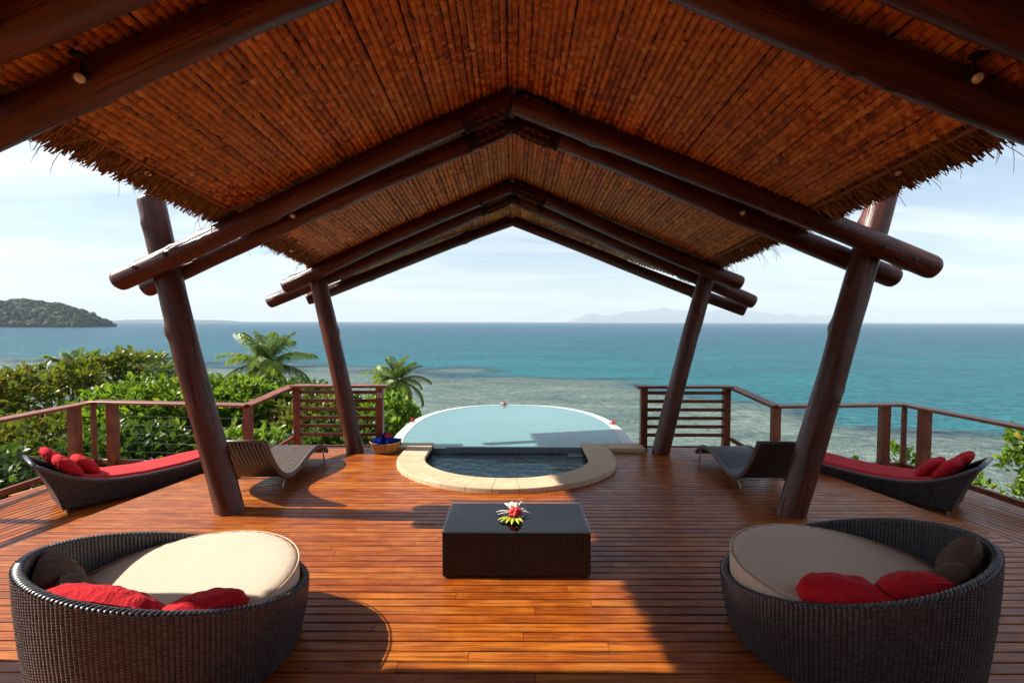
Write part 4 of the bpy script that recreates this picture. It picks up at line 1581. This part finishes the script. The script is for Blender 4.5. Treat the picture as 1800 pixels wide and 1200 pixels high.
# ---- long wicker day lounges with red mats on the lower decks
def lounge(loc, ang, label, seed):
    t = thing('wicker_chaise', (loc[0], loc[1], LOW), label, 'chaise longue', rz=ang, group='wicker chaises with red mats')
    L = 1.86
    kx = [-.20, -.10, 0, .14, .30, .50, .80, 1.15, 1.45, 1.66, 1.80, 1.86]
    kz = [.60, .53, .46, .385, .325, .285, .265, .275, .30, .30, .265, .225]
    Wt, Wb = .345, .29

    def rimz(x): return np.interp(x, kx, kz)

    def half(x, v):
        hw = Wb + (Wt - Wb) * v
        k = np.interp(x, [-.3, 0, .4, 1.3, 1.7, 1.86], [1.0, 1, .98, .92, .80, .55])
        return hw * k

    def side(e):
        def fn(u, v):
            u = np.asarray(u, float); v = np.asarray(v, float)
            xt = -.20 + (L + .20) * u; xb = .02 + (L - .06) * u
            x = xb + (xt - xb) * v ** 1.3
            z = .05 + (rimz(xt) - .05) * v
            return np.stack([x, e * half(x, v), z], -1)
        return fn
    m = MB()
    wicker(m, side(-1), 66, 26, .004, flip=False, bu=40, bv=4)
    wicker(m, side(1), 66, 26, .004, flip=True, bu=40, bv=4)

    def back(u, v):
        u = np.asarray(u, float); v = np.asarray(v, float)
        x = .02 + (-.22) * v ** 1.3
        return np.stack([x, (1 - 2 * u) * half(x, v), .05 + .55 * v], -1)

    def foot(u, v):
        u = np.asarray(u, float); v = np.asarray(v, float)
        x = (L - .04) + .04 * v
        return np.stack([x, (2 * u - 1) * half(x, v), .05 + (rimz(L) - .05) * v], -1)
    wicker(m, back, 24, 30, .004, bu=6, bv=5)
    wicker(m, foot, 12, 14, .004, bu=4, bv=3)

    def inback(u, v):
        u = np.asarray(u, float); v = np.asarray(v, float)
        x = .10 - .28 * v
        return np.stack([x, (2 * u - 1) * (half(x, 1.0) - .03), .24 + .35 * v], -1)
    wicker(m, inback, 24, 20, .004, bu=6, bv=5)

    def seat(u, v):
        u = np.asarray(u, float); v = np.asarray(v, float)
        x = .06 + (L - .08) * u
        return np.stack([x, (2 * v - 1) * (half(x, 1.0) - .02), rimz(x) - .03], -1)
    wicker(m, seat, 80, 26, .003, bu=30, bv=2)
    build_weave(m, 'wicker_body', [M['wicker'], M['wicker_back']], t)
    m = MB()
    u = np.linspace(0, 1, 60)
    for e in (-1, 1):
        x = -.20 + (L + .20) * u
        p = np.stack([x, e * (half(x, 1.0) - .012), rimz(x)], -1)
        tube(m, p, .024, 8)
    tube(m, [(-.20, -.335, .60), (-.205, 0, .605), (-.20, .335, .60)], .024, 8)
    tube(m, [(L, -half(L, 1.) + .01, .225), (L + .03, 0, .225), (L, half(L, 1.) - .01, .225)], .022, 8)
    m.build('rolled_rim', M['wicker'], t, smooth=True)
    for fx, fy in ((.06, -.25), (.06, .25), (1.72, -.2), (1.72, .2)):
        m = MB(); lathe(m, [(.001, 0), (.014, 0), (.017, .06), (.001, .06)], 10, (fx, fy, 0)); m.build('foot', M['steel'], t)
    # red mat
    m = MB()
    n, k = 60, 18
    top = np.zeros((n, k, 3)); bot = np.zeros((n, k, 3))
    for i in range(n):
        x = .16 + 1.46 * i / (n - 1)
        for j in range(k):
            v = j / (k - 1) * 2 - 1
            eu = min(1, min(i, n - 1 - i) / 2.0); ev = min(1, (1 - abs(v)) * 7)
            e = math.sqrt(max(0, 1 - (1 - min(eu, ev)) ** 2))
            hw = half(x, 1.0) - .045
            w_ = .003 * mnoise.noise(Vector((x * 6, v * 3, seed)))
            top[i, j] = (x, v * hw, rimz(x) - .020 + .062 * e + w_)
            bot[i, j] = (x, v * hw, rimz(x) - .022)
    grid(m, top); grid(m, bot, flip=True)
    m.build('mat', M['red2'], t, smooth=True)
    return t


AR, AL = math.atan2(.78, -.62), math.atan2(.78, .62)
lounge((5.16, 5.62), AR, 'wicker chaise with red mat in shade on the right lower deck', 1)
lounge((-5.26, 5.62), AL, 'wicker chaise with sunlit coral red mat on the left lower deck', 2)


def lounge_pillow(loc, ang, x, y, z, tilt, size, label, seed, th=.15, roll=0):
    c, s = math.cos(ang), math.sin(ang)
    p = (loc[0] + c * x - s * y, loc[1] + s * x + c * y, LOW + z)
    q = (Matrix.Rotation(ang + math.pi / 2, 4, 'Z') @ Matrix.Rotation(R(-tilt), 4, 'X') @ Matrix.Rotation(R(roll), 4, 'Y')).to_euler()
    return pillow('pillow', p, size, q, M['red'], label, seed, 'red pillows on the wicker chaises', th)


lr, ll = (5.16, 5.62), (-5.26, 5.62)
lounge_pillow(lr, AR, .04, -.13, .53, 38, (.36, .36), 'red pillow against the far back of the right chaise', 21, .12)
lounge_pillow(lr, AR, .10, .13, .49, 40, (.34, .34), 'red pillow at the near back corner of the right chaise', 22, .13)
lounge_pillow(lr, AR, .27, .03, .45, 42, (.36, .34), 'foremost red pillow lying on the mat of the right chaise', 23, .13)
lounge_pillow(ll, AL, .03, .13, .55, 36, (.36, .36), 'red pillow against the far back of the left chaise', 24, .12)
lounge_pillow(ll, AL, .10, -.12, .50, 40, (.36, .35), 'red pillow at the near back corner of the left chaise', 25, .13)
lounge_pillow(ll, AL, .28, .02, .45, 42, (.35, .32), 'foremost red pillow lying on the mat of the left chaise', 26, .14)


# ---- basket with towels
bk = thing('basket', (-1.92, 7.47, 0), 'boat shaped woven bamboo basket beside the pool coping', 'basket', rz=R(9))


def bask(off):
    def fn(u, v):
        a = 2 * math.pi * np.asarray(u, float); v = np.asarray(v, float)
        e = .55
        cx_ = np.sign(np.cos(a)) * np.abs(np.cos(a)) ** e; sy_ = np.sign(np.sin(a)) * np.abs(np.sin(a)) ** e
        k = .58 + .42 * v ** .8
        top = .155 + .035 * np.abs(cx_) ** 2
        return np.stack([(.235 * k - off) * cx_, (.145 * k - off) * sy_, .006 + (top - .006) * v], -1)
    fn.closed = True
    return fn


M['bamboo'] = mat_island('woven_bamboo', [(0, (.40, .22, .08)), (.5, (.52, .31, .12)), (1, (.60, .39, .17))], .5, .4)
M['bamboo_back'] = mat_simple('bamboo_core', (.16, .08, .03), .7)
m = MB(); wicker(m, bask(0), 56, 13, .003, bu=64, bv=6); build_weave(m, 'woven_side', [M['bamboo'], M['bamboo_back']], bk)
m = MB(); wicker(m, bask(.012), 56, 13, .002, flip=True, bu=64, bv=6)
build_weave(m, 'woven_lining', [M['bamboo_back'], M['bamboo_back']], bk)
m = MB()
u = np.linspace(0, 1, 64, endpoint=False)
c = bask(.004)(u, np.ones(64)); tube(m, np.concatenate([c, c[:1]]), .008, 6); m.build('rim', M['bamboo'], bk, smooth=True)
m = MB(); V = bask(.0)(u, np.zeros(64)); m.add(V, [tuple(range(63, -1, -1))]); m.build('bottom', M['bamboo_back'], bk)
M['blue'] = mat_simple('royal_blue_terry', (.006, .035, .36), .95, .1, .4, 60, .8)


def towel(loc, ang, length, label, r=.062):
    m = MB()
    t = np.linspace(0, 2 * math.pi * 2.6, 80)
    rad = np.linspace(.010, r, 80)
    prof_o = np.stack([(rad + .007) * np.cos(t), (rad + .007) * np.sin(t)], -1)
    prof_i = np.stack([(rad - .006) * np.cos(t), (rad - .006) * np.sin(t)], -1)
    loop = np.concatenate([prof_o, prof_i[::-1]])
    ys = np.array([-.5, -.47, -.3, 0, .3, .47, .5]) * length
    P = np.stack([np.stack([loop[:, 0] * (1 + .03 * math.sin(k)), np.full(len(loop), y) + .006 * np.sin(np.arange(len(loop)) * .35 + k), loop[:, 1]], -1) for k, y in enumerate(ys)], 1)
    grid(m, P, closed_u=True)
    for e in (0, -1):
        a = P[:80, e]; b_ = P[80:, e][::-1]
        grid(m, np.stack([a, b_], 1), flip=(e == 0))
    o = m.build('rolled_towel', M['blue'], None, smooth=True)
    o.location = loc; o.rotation_euler = (R(-14), 0, ang)
    tag(o, label, 'towel', 'rolled towels in the basket')


towel((-1.985, 7.43, .175), R(-14), .24, 'rolled blue towel at the front left of the bamboo basket')
towel((-1.815, 7.46, .170), R(-48), .24, 'rolled blue towel at the right end of the bamboo basket')
towel((-1.92, 7.55, .235), R(10), .24, 'rolled blue towel lying on top at the back of the basket')


# ---- flowers
def blob(mb, c, r, seed, mi=0):
    t = (1 + 5 ** .5) / 2
    ico = np.array([(-1, t, 0), (1, t, 0), (-1, -t, 0), (1, -t, 0), (0, -1, t), (0, 1, t), (0, -1, -t), (0, 1, -t), (t, 0, -1), (t, 0, 1), (-t, 0, -1), (-t, 0, 1)], float) / math.sqrt(1 + t * t)
    icf = [(0, 11, 5), (0, 5, 1), (0, 1, 7), (0, 7, 10), (0, 10, 11), (1, 5, 9), (5, 11, 4), (11, 10, 2), (10, 7, 6), (7, 1, 8), (3, 9, 4), (3, 4, 2), (3, 2, 6), (3, 6, 8), (3, 8, 9), (4, 9, 5), (2, 4, 11), (6, 2, 10), (8, 6, 7), (9, 8, 1)]
    mb.add(ico * r + np.array(c), icf, mi)


def petal(mb, base, az, length, width, lift, curl, mi=0, thick=.4):
    """tapering curved petal with a rounded section"""
    n = 8
    d = np.array([math.cos(az), math.sin(az), 0])
    pts = []; rad = []
    for k in range(n):
        s = k / (n - 1)
        up = lift * math.sin(s * math.pi * .5) - curl * s * s
        pts.append(np.array(base) + d * length * s + np.array([0, 0, up]))
        rad.append(max(.0015, width * math.sin(math.pi * (0.12 + .86 * s)) ** .8 * .5))
    V = []
    side = np.array([-d[1], d[0], 0])
    Fc = []
    for k in range(n):
        p = pts[k]; w = rad[k]
        V += [p - side * w, p + np.array([0, 0, -.25 * w]), p + side * w, p + np.array([0, 0, w * thick])]
    for k in range(n - 1):
        for q in range(4):
            Fc.append((k * 4 + q, k * 4 + (q + 1) % 4, k * 4 + 4 + (q + 1) % 4, k * 4 + 4 + q))
    Fc += [(3, 2, 1, 0), tuple((n - 1) * 4 + q for q in range(4))]
    mb.add(V, Fc, mi)


M['petal_white'] = mat_simple('waxy_white_petal', (.80, .70, .62), .45, .4, .25, 20, dark=(.75, .45, .38))
M['petal_red'] = mat_simple('red_petal', (.62, .012, .012), .5, .3, .3, 30)
M['petal_yellow'] = mat_simple('yellow_green_bract', (.55, .52, .03), .5, .4, .5, 25, dark=(.20, .36, .03))
M['stem_green'] = mat_simple('green_stem', (.06, .16, .03), .6)


def pompom(parent, c, r, n, org, mat='petal_red'):
    m = MB(); rs_ = np.random.default_rng(int(r * 1e4))
    for k in range(n):
        v = rs_.normal(size=3); v[2] = abs(v[2]) + .15; v /= np.linalg.norm(v)
        blob(m, np.array(c) + v * r * rs_.uniform(.55, 1.0), r * rs_.uniform(.20, .34), k)
    blob(m, c, r * .6, 0)
    return m.build('florets', M[mat], parent, org=org)


ZT = .352 + .0205
fo = (.03, 4.02, ZT)
fl = thing('red_flower', fo, 'red pompom flower with pointed yellow-green bracts on the glass table top', 'flower')
pompom(fl, (.03, 4.03, ZT + .040), .052, 70, fo)
for k, (az, ln) in enumerate(((196, .115), (214, .11), (236, .10), (258, .11), (282, .10), (303, .085))):
    m = MB(); petal(m, (.03 + .035 * math.cos(R(az)), 4.02 + .03 * math.sin(R(az)), ZT + .018), R(az), ln, .034, .02, .028)
    m.build('bract', M['petal_yellow'], fl, smooth=True, org=fo)
fo = (.03, 4.12, ZT)
fl = thing('white_flower', fo, 'white waxy blossom with curled petals behind the red flower on the table', 'flower')
for k, (az, ln, lf, cu, wd) in enumerate(((168, .17, .035, .04, .020), (184, .15, .02, .028, .018), (140, .12, .075, .02, .055), (112, .10, .095, .04, .065), (80, .08, .10, .05, .055), (18, .12, .075, .085, .03), (350, .15, .06, .075, .024), (318, .10, .10, .09, .035), (48, .11, .095, .02, .016), (152, .09, .10, .06, .05))):
    m = MB(); petal(m, (.03, 4.12, ZT + .012), R(az), ln, wd, lf, cu)
    m.build('petal', M['petal_white'], fl, smooth=True, org=fo)
m = MB(); blob(m, (.03, 4.12, ZT + .02), .022, 1); m.build('flower_heart', M['petal_white'], fl, smooth=True, org=fo)


def rim_flower(loc, label, white, red):
    f = thing('flower_posy', loc, label, 'flower', group='flowers on the pool rim')
    if white:
        for k in range(6):
            az = k * math.pi / 3 + .3
            m = MB(); petal(m, (loc[0], loc[1], loc[2] + .012), az, .085, .045, .06, .03); m.build('petal', M['petal_white'], f, smooth=True, org=loc)
    for k in range(2):
        m = MB(); petal(m, (loc[0], loc[1], loc[2] + .008), 3.6 + k * 2.0, .09, .03, .01, .012); m.build('leaf', M['stem_green'], f, smooth=True, org=loc)
    pompom(f, (loc[0] + (.02 if white else 0), loc[1] - (.03 if white else 0), loc[2] + .03), red, 26, loc)


rim_flower((-.19, 11.55, WZ), 'red and white flower on the far pool rim, in the middle', True, .05)
rim_flower((-1.93, 9.55, WZ), 'small dark red flower on the left pool rim', False, .045)
rim_flower((1.92, 9.45, WZ), 'white and red flower on the right pool rim', True, .05)
bfl = thing('hibiscus_flower', (-1.87, 7.42, .25), 'bright red flower resting on the blue towels in the basket', 'flower')
pompom(bfl, (-1.87, 7.42, .265), .05, 44, (-1.87, 7.42, .25))


# ---- spot lamps on the beams
def spot(loc, aim, label):
    t = thing('spotlight', loc, label, 'spotlight', group='small spotlights under the roof')
    d, u, w = frame_of(aim)
    o = np.array(loc, float)

    def ring(mb, prof, mi=0):
        V = []; n = 14
        for r_, s in prof:
            for i in range(n):
                a = 2 * math.pi * i / n
                V.append(d * s + r_ * (math.cos(a) * u + math.sin(a) * w))
        Fc = [(k * n + i, k * n + (i + 1) % n, (k + 1) * n + (i + 1) % n, (k + 1) * n + i) for k in range(len(prof) - 1) for i in range(n)]
        mb.add(V, Fc, mi)
    m = MB(); ring(m, [(.001, -.10), (.022, -.10), (.030, -.085), (.032, .012), (.028, .012), (.027, .0)]); m.build('housing', M['black'], t, smooth=False)
    m = MB(); ring(m, [(.027, .002), (.02, .009), (.001, .012)]); m.build('lens', M['lens'], t, smooth=True)
    m = MB()
    tube(m, [-d * .05, -d * .05 + np.array([0, 0, .05]), np.array([0, 0, .12]) - d * .06], .008, 6)
    box(m, -.03, .03, -.03, .03, .105, .125)
    m.build('bracket', M['black'], t)


spot((-2.211, 2.58, 3.235), (.35, -.75, -.55), 'spotlight between the nearest left log rafters at the top left')
spot((2.374, 2.58, 3.245), (-.35, -.75, -.55), 'spotlight between the nearest right log rafters at the top right')
spot((-2.80, 3.85, 3.13), (.3, -.6, -.75), 'spotlight in the left eave thatch in front of the middle rafters')
spot((2.92, 3.80, 3.13), (-.3, -.6, -.75), 'spotlight in the right eave thatch in front of the middle rafters')
spot((-2.25, 5.12, 3.075), (.2, -.8, -.55), 'spotlight between the middle pair of left rafters')
spot((2.36, 5.12, 3.115), (-.2, -.8, -.55), 'spotlight between the middle pair of right rafters')
spot((-2.84, 6.4, 2.90), (.3, -.6, -.75), 'spotlight in the left eave thatch behind the middle rafters')
spot((2.95, 6.4, 2.93), (-.3, -.6, -.75), 'spotlight in the right eave thatch behind the middle rafters')

# ================================================================== PLANTS
LEAF = [(0, (.030, .080, .008)), (.22, (.070, .150, .012)), (.5, (.12, .225, .016)), (.76, (.18, .29, .022)), (.92, (.26, .33, .030)), (.975, (.36, .30, .04)), (1, (.34, .12, .03))]
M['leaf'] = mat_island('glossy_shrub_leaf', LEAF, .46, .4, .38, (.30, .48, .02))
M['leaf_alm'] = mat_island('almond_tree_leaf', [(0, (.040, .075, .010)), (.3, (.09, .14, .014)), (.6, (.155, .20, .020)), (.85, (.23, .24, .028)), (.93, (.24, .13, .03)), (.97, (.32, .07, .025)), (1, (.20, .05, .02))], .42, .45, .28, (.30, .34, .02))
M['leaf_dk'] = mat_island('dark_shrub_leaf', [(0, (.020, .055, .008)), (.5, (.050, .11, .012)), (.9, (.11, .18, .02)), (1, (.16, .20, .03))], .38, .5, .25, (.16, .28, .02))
M['frond'] = mat_island('palm_leaflet', [(0, (.05, .12, .012)), (.4, (.11, .21, .018)), (.8, (.21, .30, .028)), (1, (.36, .32, .08))], .42, .5, .40, (.42, .55, .04))
M['frond_dry'] = mat_simple('dry_frond_stalk', (.26, .19, .07), .7, .3, .4, 10)


def leaves(mb, C, D, size, rg, wide=.5, fold=.18):
    """one folded leaf per row: base at C, pointing along D"""
    n = len(C)
    D = D / np.linalg.norm(D, axis=1, keepdims=True)
    up = np.array([-.35, 0, 1.0]) + .75 * rg.normal(size=(n, 3))
    s = np.cross(D, up); s /= np.linalg.norm(s, axis=1, keepdims=True) + 1e-9
    nn = np.cross(s, D)
    L = size * (.45 + 1.0 * rg.random(n))[:, None]
    W = L * wide * .5
    b = C
    t = C + D * L - nn * L * .16
    mid = C + D * L * .55
    q1l = C + D * L * .34 - s * W * .82 + nn * W * fold * 2; q1r = C + D * L * .34 + s * W * .82 + nn * W * fold * 2
    q2l = C + D * L * .70 - s * W + nn * W * fold * 1.2; q2r = C + D * L * .70 + s * W + nn * W * fold * 1.2
    V = np.stack([b, q1l, q2l, t, q2r, q1r, mid], 1)
    f = np.array([[0, 6, 1], [1, 6, 2], [2, 6, 3], [3, 6, 4], [4, 6, 5], [5, 6, 0]])
    mb.add_np(V, (np.arange(n)[:, None, None] * 7 + f[None]).reshape(-1, 3))


def shrub(name, blobs, base, n_tw, per, size, mat, label, cat, seed, group=None, stems=7, wide=.5, thin=1.0):
    """blobs: list of (x, y, z, rx, ry, rz); twigs spread over their outsides, some inside"""
    rg = np.random.default_rng(seed)
    t = thing(name, base, label, cat, group=group)
    m = MB()
    vol = np.array([b[3] * b[4] + b[3] * b[5] for b in blobs]); vol = vol / vol.sum()
    allc, alld = [], []
    tips = []
    for b, fr_ in zip(blobs, vol):
        k = int(n_tw * fr_)
        v = rg.normal(size=(k, 3)); v[:, 2] = np.where(v[:, 2] < -.4, -v[:, 2], v[:, 2])
        v /= np.linalg.norm(v, axis=1, keepdims=True)
        ph = v * 2.3 + np.array(b[:3])
        lump = np.array([mnoise.noise(Vector(p)) + .5 * mnoise.noise(Vector(p * 2.3)) for p in ph])
        r = np.where(rg.random(k) < .78, 1.0, rg.random(k) * .45 + .5) * (1 + .26 * lump) + .05 * rg.normal(size=k)
        c = np.array(b[:3]) + v * r[:, None] * np.array(b[3:])
        tips.append(c[:40])
        for q in range(per):
            az = rg.random(k) * 2 * math.pi
            d = v * .75 + np.array([-.12, -.05, .55]) + .85 * np.stack([np.cos(az), np.sin(az), .25 * rg.normal(size=k)], -1)
            allc.append(c + .05 * rg.normal(size=(k, 3)) * size * 6); alld.append(d)
    leaves(m, np.concatenate(allc), np.concatenate(alld), size, rg, wide)
    m.build('crown', M[mat], t, org=base)
    m = MB()
    tp = np.concatenate(tips)
    for k in range(stems):
        e = tp[rg.integers(len(tp))]
        b0 = np.array(base) + np.array([rg.normal() * .12, rg.normal() * .12, -.15])
        mid = (b0 + e) / 2 + np.array([rg.normal() * .15, rg.normal() * .15, .15])
        tube(m, [b0, b0 * .6 + mid * .4, mid, e * .5 + mid * .5, e], [q_ * thin for q_ in (.045, .038, .028, .018, .007)], 6)
        for q in range(4):
            e2 = tp[rg.integers(len(tp))]
            tube(m, [mid, (mid + e2) / 2 + np.array([0, 0, .08]), e2], [.02 * thin, .014 * thin, .005 * thin], 5)
    m.build('trunk', M['trunk'], t, smooth=True, org=base)
    return t


def gz(x, y): return float(hill(np.array(float(x)), np.array(float(y)))) - .1


GS = 'broad-leaved shrubs below the deck'
shrub('almond_tree', [(-11.9, 12.4, -.05, 1.3, 1.2, .75), (-10.6, 12.6, .50, .85, .8, .45), (-13.6, 12.0, -.65, 1.4, 1.3, .8), (-9.9, 12.6, .90, .45, .5, .20), (-11.6, 11.6, -1.1, 1.8, 1.0, .8), (-9.25, 12.6, .98, .34, .3, .09)], (-11.6, 12.6, gz(-11.6, 12.6)), 1500, 6, .17, 'leaf_alm', 'tall olive-green tree with reddish tips at the far left beyond the railing', 'tree', 101, stems=12)
SH = [
    # x, y, ztop, rx, ry, mat, twigs, label
    (-9.9, 9.6, .05, 1.5, 1.2, 'leaf_alm', 900, 'olive-tinged shrub under the tall tree, far left'),
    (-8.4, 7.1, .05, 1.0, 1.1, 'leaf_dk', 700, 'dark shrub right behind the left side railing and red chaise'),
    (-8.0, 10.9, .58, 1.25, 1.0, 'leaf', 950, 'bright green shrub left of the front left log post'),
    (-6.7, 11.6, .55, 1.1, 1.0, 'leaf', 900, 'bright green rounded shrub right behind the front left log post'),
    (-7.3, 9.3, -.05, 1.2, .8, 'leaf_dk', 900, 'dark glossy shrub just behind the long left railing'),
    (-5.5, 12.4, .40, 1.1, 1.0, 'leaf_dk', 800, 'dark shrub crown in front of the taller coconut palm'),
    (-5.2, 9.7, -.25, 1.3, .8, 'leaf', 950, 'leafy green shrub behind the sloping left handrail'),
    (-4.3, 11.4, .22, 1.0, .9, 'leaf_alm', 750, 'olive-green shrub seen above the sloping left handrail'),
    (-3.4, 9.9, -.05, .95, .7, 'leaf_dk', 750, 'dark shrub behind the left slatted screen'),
    (-2.95, 11.5, .15, .75, .75, 'leaf', 600, 'light green shrub peeping over the left slatted screen'),
    (-2.75, 10.6, -.12, .55, .6, 'leaf', 520, 'small leafy shrub between left screen and pool rim'),
    (-10.9, 6.2, .45, 1.6, 1.5, 'leaf_alm', 900, 'shrub at the left picture edge behind the side railing'),
]
for k, (x, y, zt_, rx, ry, mt, tw, lab) in enumerate(SH):
    rz = 1.0
    bl = [(x, y, zt_ - rz * .72, rx, ry, rz * .72), (x - rx * .45, y - .15, zt_ - rz * .95, rx * .7, ry * .7, rz * .7), (x + rx * .5, y + .1, zt_ - rz * .9, rx * .65, ry * .7, rz * .65), (x, y - ry * .4, zt_ - rz * 1.5, rx, ry * .7, rz * .75)]
    g0 = gz(x, y)
    shrub('shrub', bl, (x, y, g0), tw, 6, .15, mt, lab, 'shrub', 200 + k, GS)
for k, (x, y, zt_, rx, lab, tw) in enumerate([
        (6.95, 8.6, -.28, .38, 'small yellow-green shrub top between the right corner posts', 90),
        (8.10, 7.75, .22, .17, 'shrub sprig reaching up at the right edge of the picture', 60),
        (8.45, 7.55, -.12, .34, 'dark glossy shrub behind the right chaise, right edge of the picture', 230),
        (6.35, 8.8, -.62, .40, 'low shrub showing behind the right railing post by the red mat', 80),
        (7.75, 8.3, -.60, .45, 'low shrub behind the pillows of the right chaise', 110)]):
    g0 = gz(x, y)
    bl = [(x, y, zt_ - rx * .8, rx, rx * .9, rx * .8), (x + .15, y + .1, zt_ - rx * 2.0, rx * .9, rx * .8, rx * .9), (x - .1, y, zt_ - rx * 3.0, rx * .9, rx * .8, rx), (x + .1, y - .1, zt_ - rx * 4.4, rx, rx * .8, rx * 1.1), (x, y - .1, zt_ - rx * 6.0, rx, rx * .8, rx * 1.2)]
    shrub('shrub', bl, (x, y, g0), int(tw * 1.7), 6, .125, 'leaf' if k != 2 else 'leaf_dk', lab, 'shrub', 300 + k, 'shrubs beyond the right railing', stems=2, thin=.45)

# undergrowth that nobody could count, under and between the shrubs
rg = np.random.default_rng(55)
N = 26000
X = rg.uniform(-22, 2.0, N); Y = 8.6 + rg.random(N) ** 1.3 * 30
k = (X > -2.2) & (Y < 13)
Z = hill(X, Y) + rg.random(N) ** 1.5 * np.where(X < -3, 1.5, .5) + .1
Y2 = rg.uniform(3, 9, 7000); X2 = -rg.uniform(6.7, 16, 7000); Z2 = hill(X2, Y2) + rg.random(7000) * 1.6
X3 = rg.uniform(2, 24, 6000); Y3 = rg.uniform(9, 26, 6000); Z3 = hill(X3, Y3) + rg.random(6000) * .4
C = np.concatenate([np.stack([X, Y, Z], -1)[~k], np.stack([X2, Y2, Z2], -1), np.stack([X3, Y3, Z3], -1)])
D = np.array([-.1, -.1, .6]) + .8 * rg.normal(size=C.shape)
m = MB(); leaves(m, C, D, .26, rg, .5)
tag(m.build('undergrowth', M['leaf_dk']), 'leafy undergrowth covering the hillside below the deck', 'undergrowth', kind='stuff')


def palm(base, top, fl, nf, label, seed, lean=.4):
    rg = np.random.default_rng(seed)
    t = thing('coconut_palm', base, label, 'palm tree', group='coconut palms by the shore')
    base = np.array(base, float); top = np.array(top, float)
    m = MB()
    pts = [base + (top - base) * s + np.array([lean * math.sin(s * math.pi) * .6, 0, 0]) for s in np.linspace(0, 1, 14)]
    tube(m, pts, list(np.linspace(.17, .10, 14)), 10)
    m.build('trunk', M['trunk'], t, smooth=True, org=tuple(base))
    m = MB(); st = MB()
    for k in range(nf):
        az = k * 2.39996 + rg.normal() * .15
        age = k / (nf - 1)                      # young upright, old drooping
        el0 = R(88) * (1 - age) ** .8 + R(-34) * age ** 1.3 + rg.normal() * .08
        L = fl * rg.uniform(.85, 1.08) * (.75 + .35 * min(1, age * 2.5))
        droop = (.55 + 1.05 * age) * rg.uniform(.85, 1.2)
        n = 26
        p = top.copy(); a = el0
        path = [p.copy()]
        hd = np.array([math.cos(az), math.sin(az), 0])
        for q in range(n):
            a -= droop / n * (0.4 + 1.3 * q / n)
            p = p + (hd * math.cos(a) + np.array([0, 0, math.sin(a)])) * L / n
            path.append(p.copy())
        path = np.array(path)
        tube(st, path[::3], list(np.linspace(.030, .006, len(path[::3]))), 5)
        sv = np.array([-math.sin(az), math.cos(az), 0])
        ns = 66
        s = np.linspace(.14, .995, ns)
        idx = s * n
        i0 = np.minimum(idx.astype(int), n - 1)
        c = path[i0] + (path[i0 + 1] - path[i0]) * (idx - i0)[:, None]
        tg = path[i0 + 1] - path[i0]; tg /= np.linalg.norm(tg, axis=1, keepdims=True)
        for e in (-1, 1):
            ll_ = L * .27 * np.sin(math.pi * (.12 + .80 * s)) ** .7 * (1 + .1 * rg.normal(size=ns))
            nu = np.cross(tg, sv)
            d = tg * .62 + e * sv * .75 + nu * (-.05) + np.array([0, 0, -.28 - .25 * age]) + .10 * rg.normal(size=(ns, 3))
            d /= np.linalg.norm(d, axis=1, keepdims=True)
            mid = c + d * (ll_ * .55)[:, None]
            tip = c + d * ll_[:, None] + np.array([0, 0, -1.0]) * (ll_ * (.22 + .25 * age))[:, None]
            w = (.034 + .016 * rg.random(ns))[:, None]
            wv = np.cross(d, np.array([0, 0, 1.0]) * .4 + tg); wv /= np.linalg.norm(wv, axis=1, keepdims=True)
            V = np.stack([c - wv * w * .6, c + wv * w * .6, mid + wv * w, mid - wv * w, tip], 1)
            b_ = np.arange(ns)[:, None] * 5
            m.add_np(V, np.concatenate([np.concatenate([b_ + [0, 1, 2], b_ + [0, 2, 3]]), b_ + [3, 2, 4]]))
    m.build('crown', M['frond'], t, org=tuple(base))
    st.build('frond_stalks', M['frond_dry'], t, smooth=True, org=tuple(base))
    m = MB()
    for k in range(7):
        az = k * .9
        blob(m, top + np.array([.2 * math.cos(az), .2 * math.sin(az), -.22 - .06 * (k % 2)]), .11, k)
    m.build('coconuts', M['frond_dry'], t, smooth=True, org=tuple(base))


palm((-18.2, 37.5, gz(-18.2, 37.5)), (-18.85, 38.0, -1.35), 3.5, 30, 'taller coconut palm standing above the bushes, left of the rear left log post', 1)
palm((-11.5, 49.5, gz(-11.5, 49.5)), (-11.7, 50.0, -4.1), 3.3, 26, 'coconut palm beside the left end of the pool, reef water behind', 2)
palm((-21.6, 30.3, gz(-21.6, 30.3)), (-21.8, 30.0, -1.9), 2.5, 20, 'palm top poking out of the bushes left of the front left post', 3)
palm((-24.6, 28.4, gz(-24.6, 28.4)), (-24.8, 28.0, -1.2), 2.2, 18, 'palm tip showing just above the tall tree at the far left', 4)
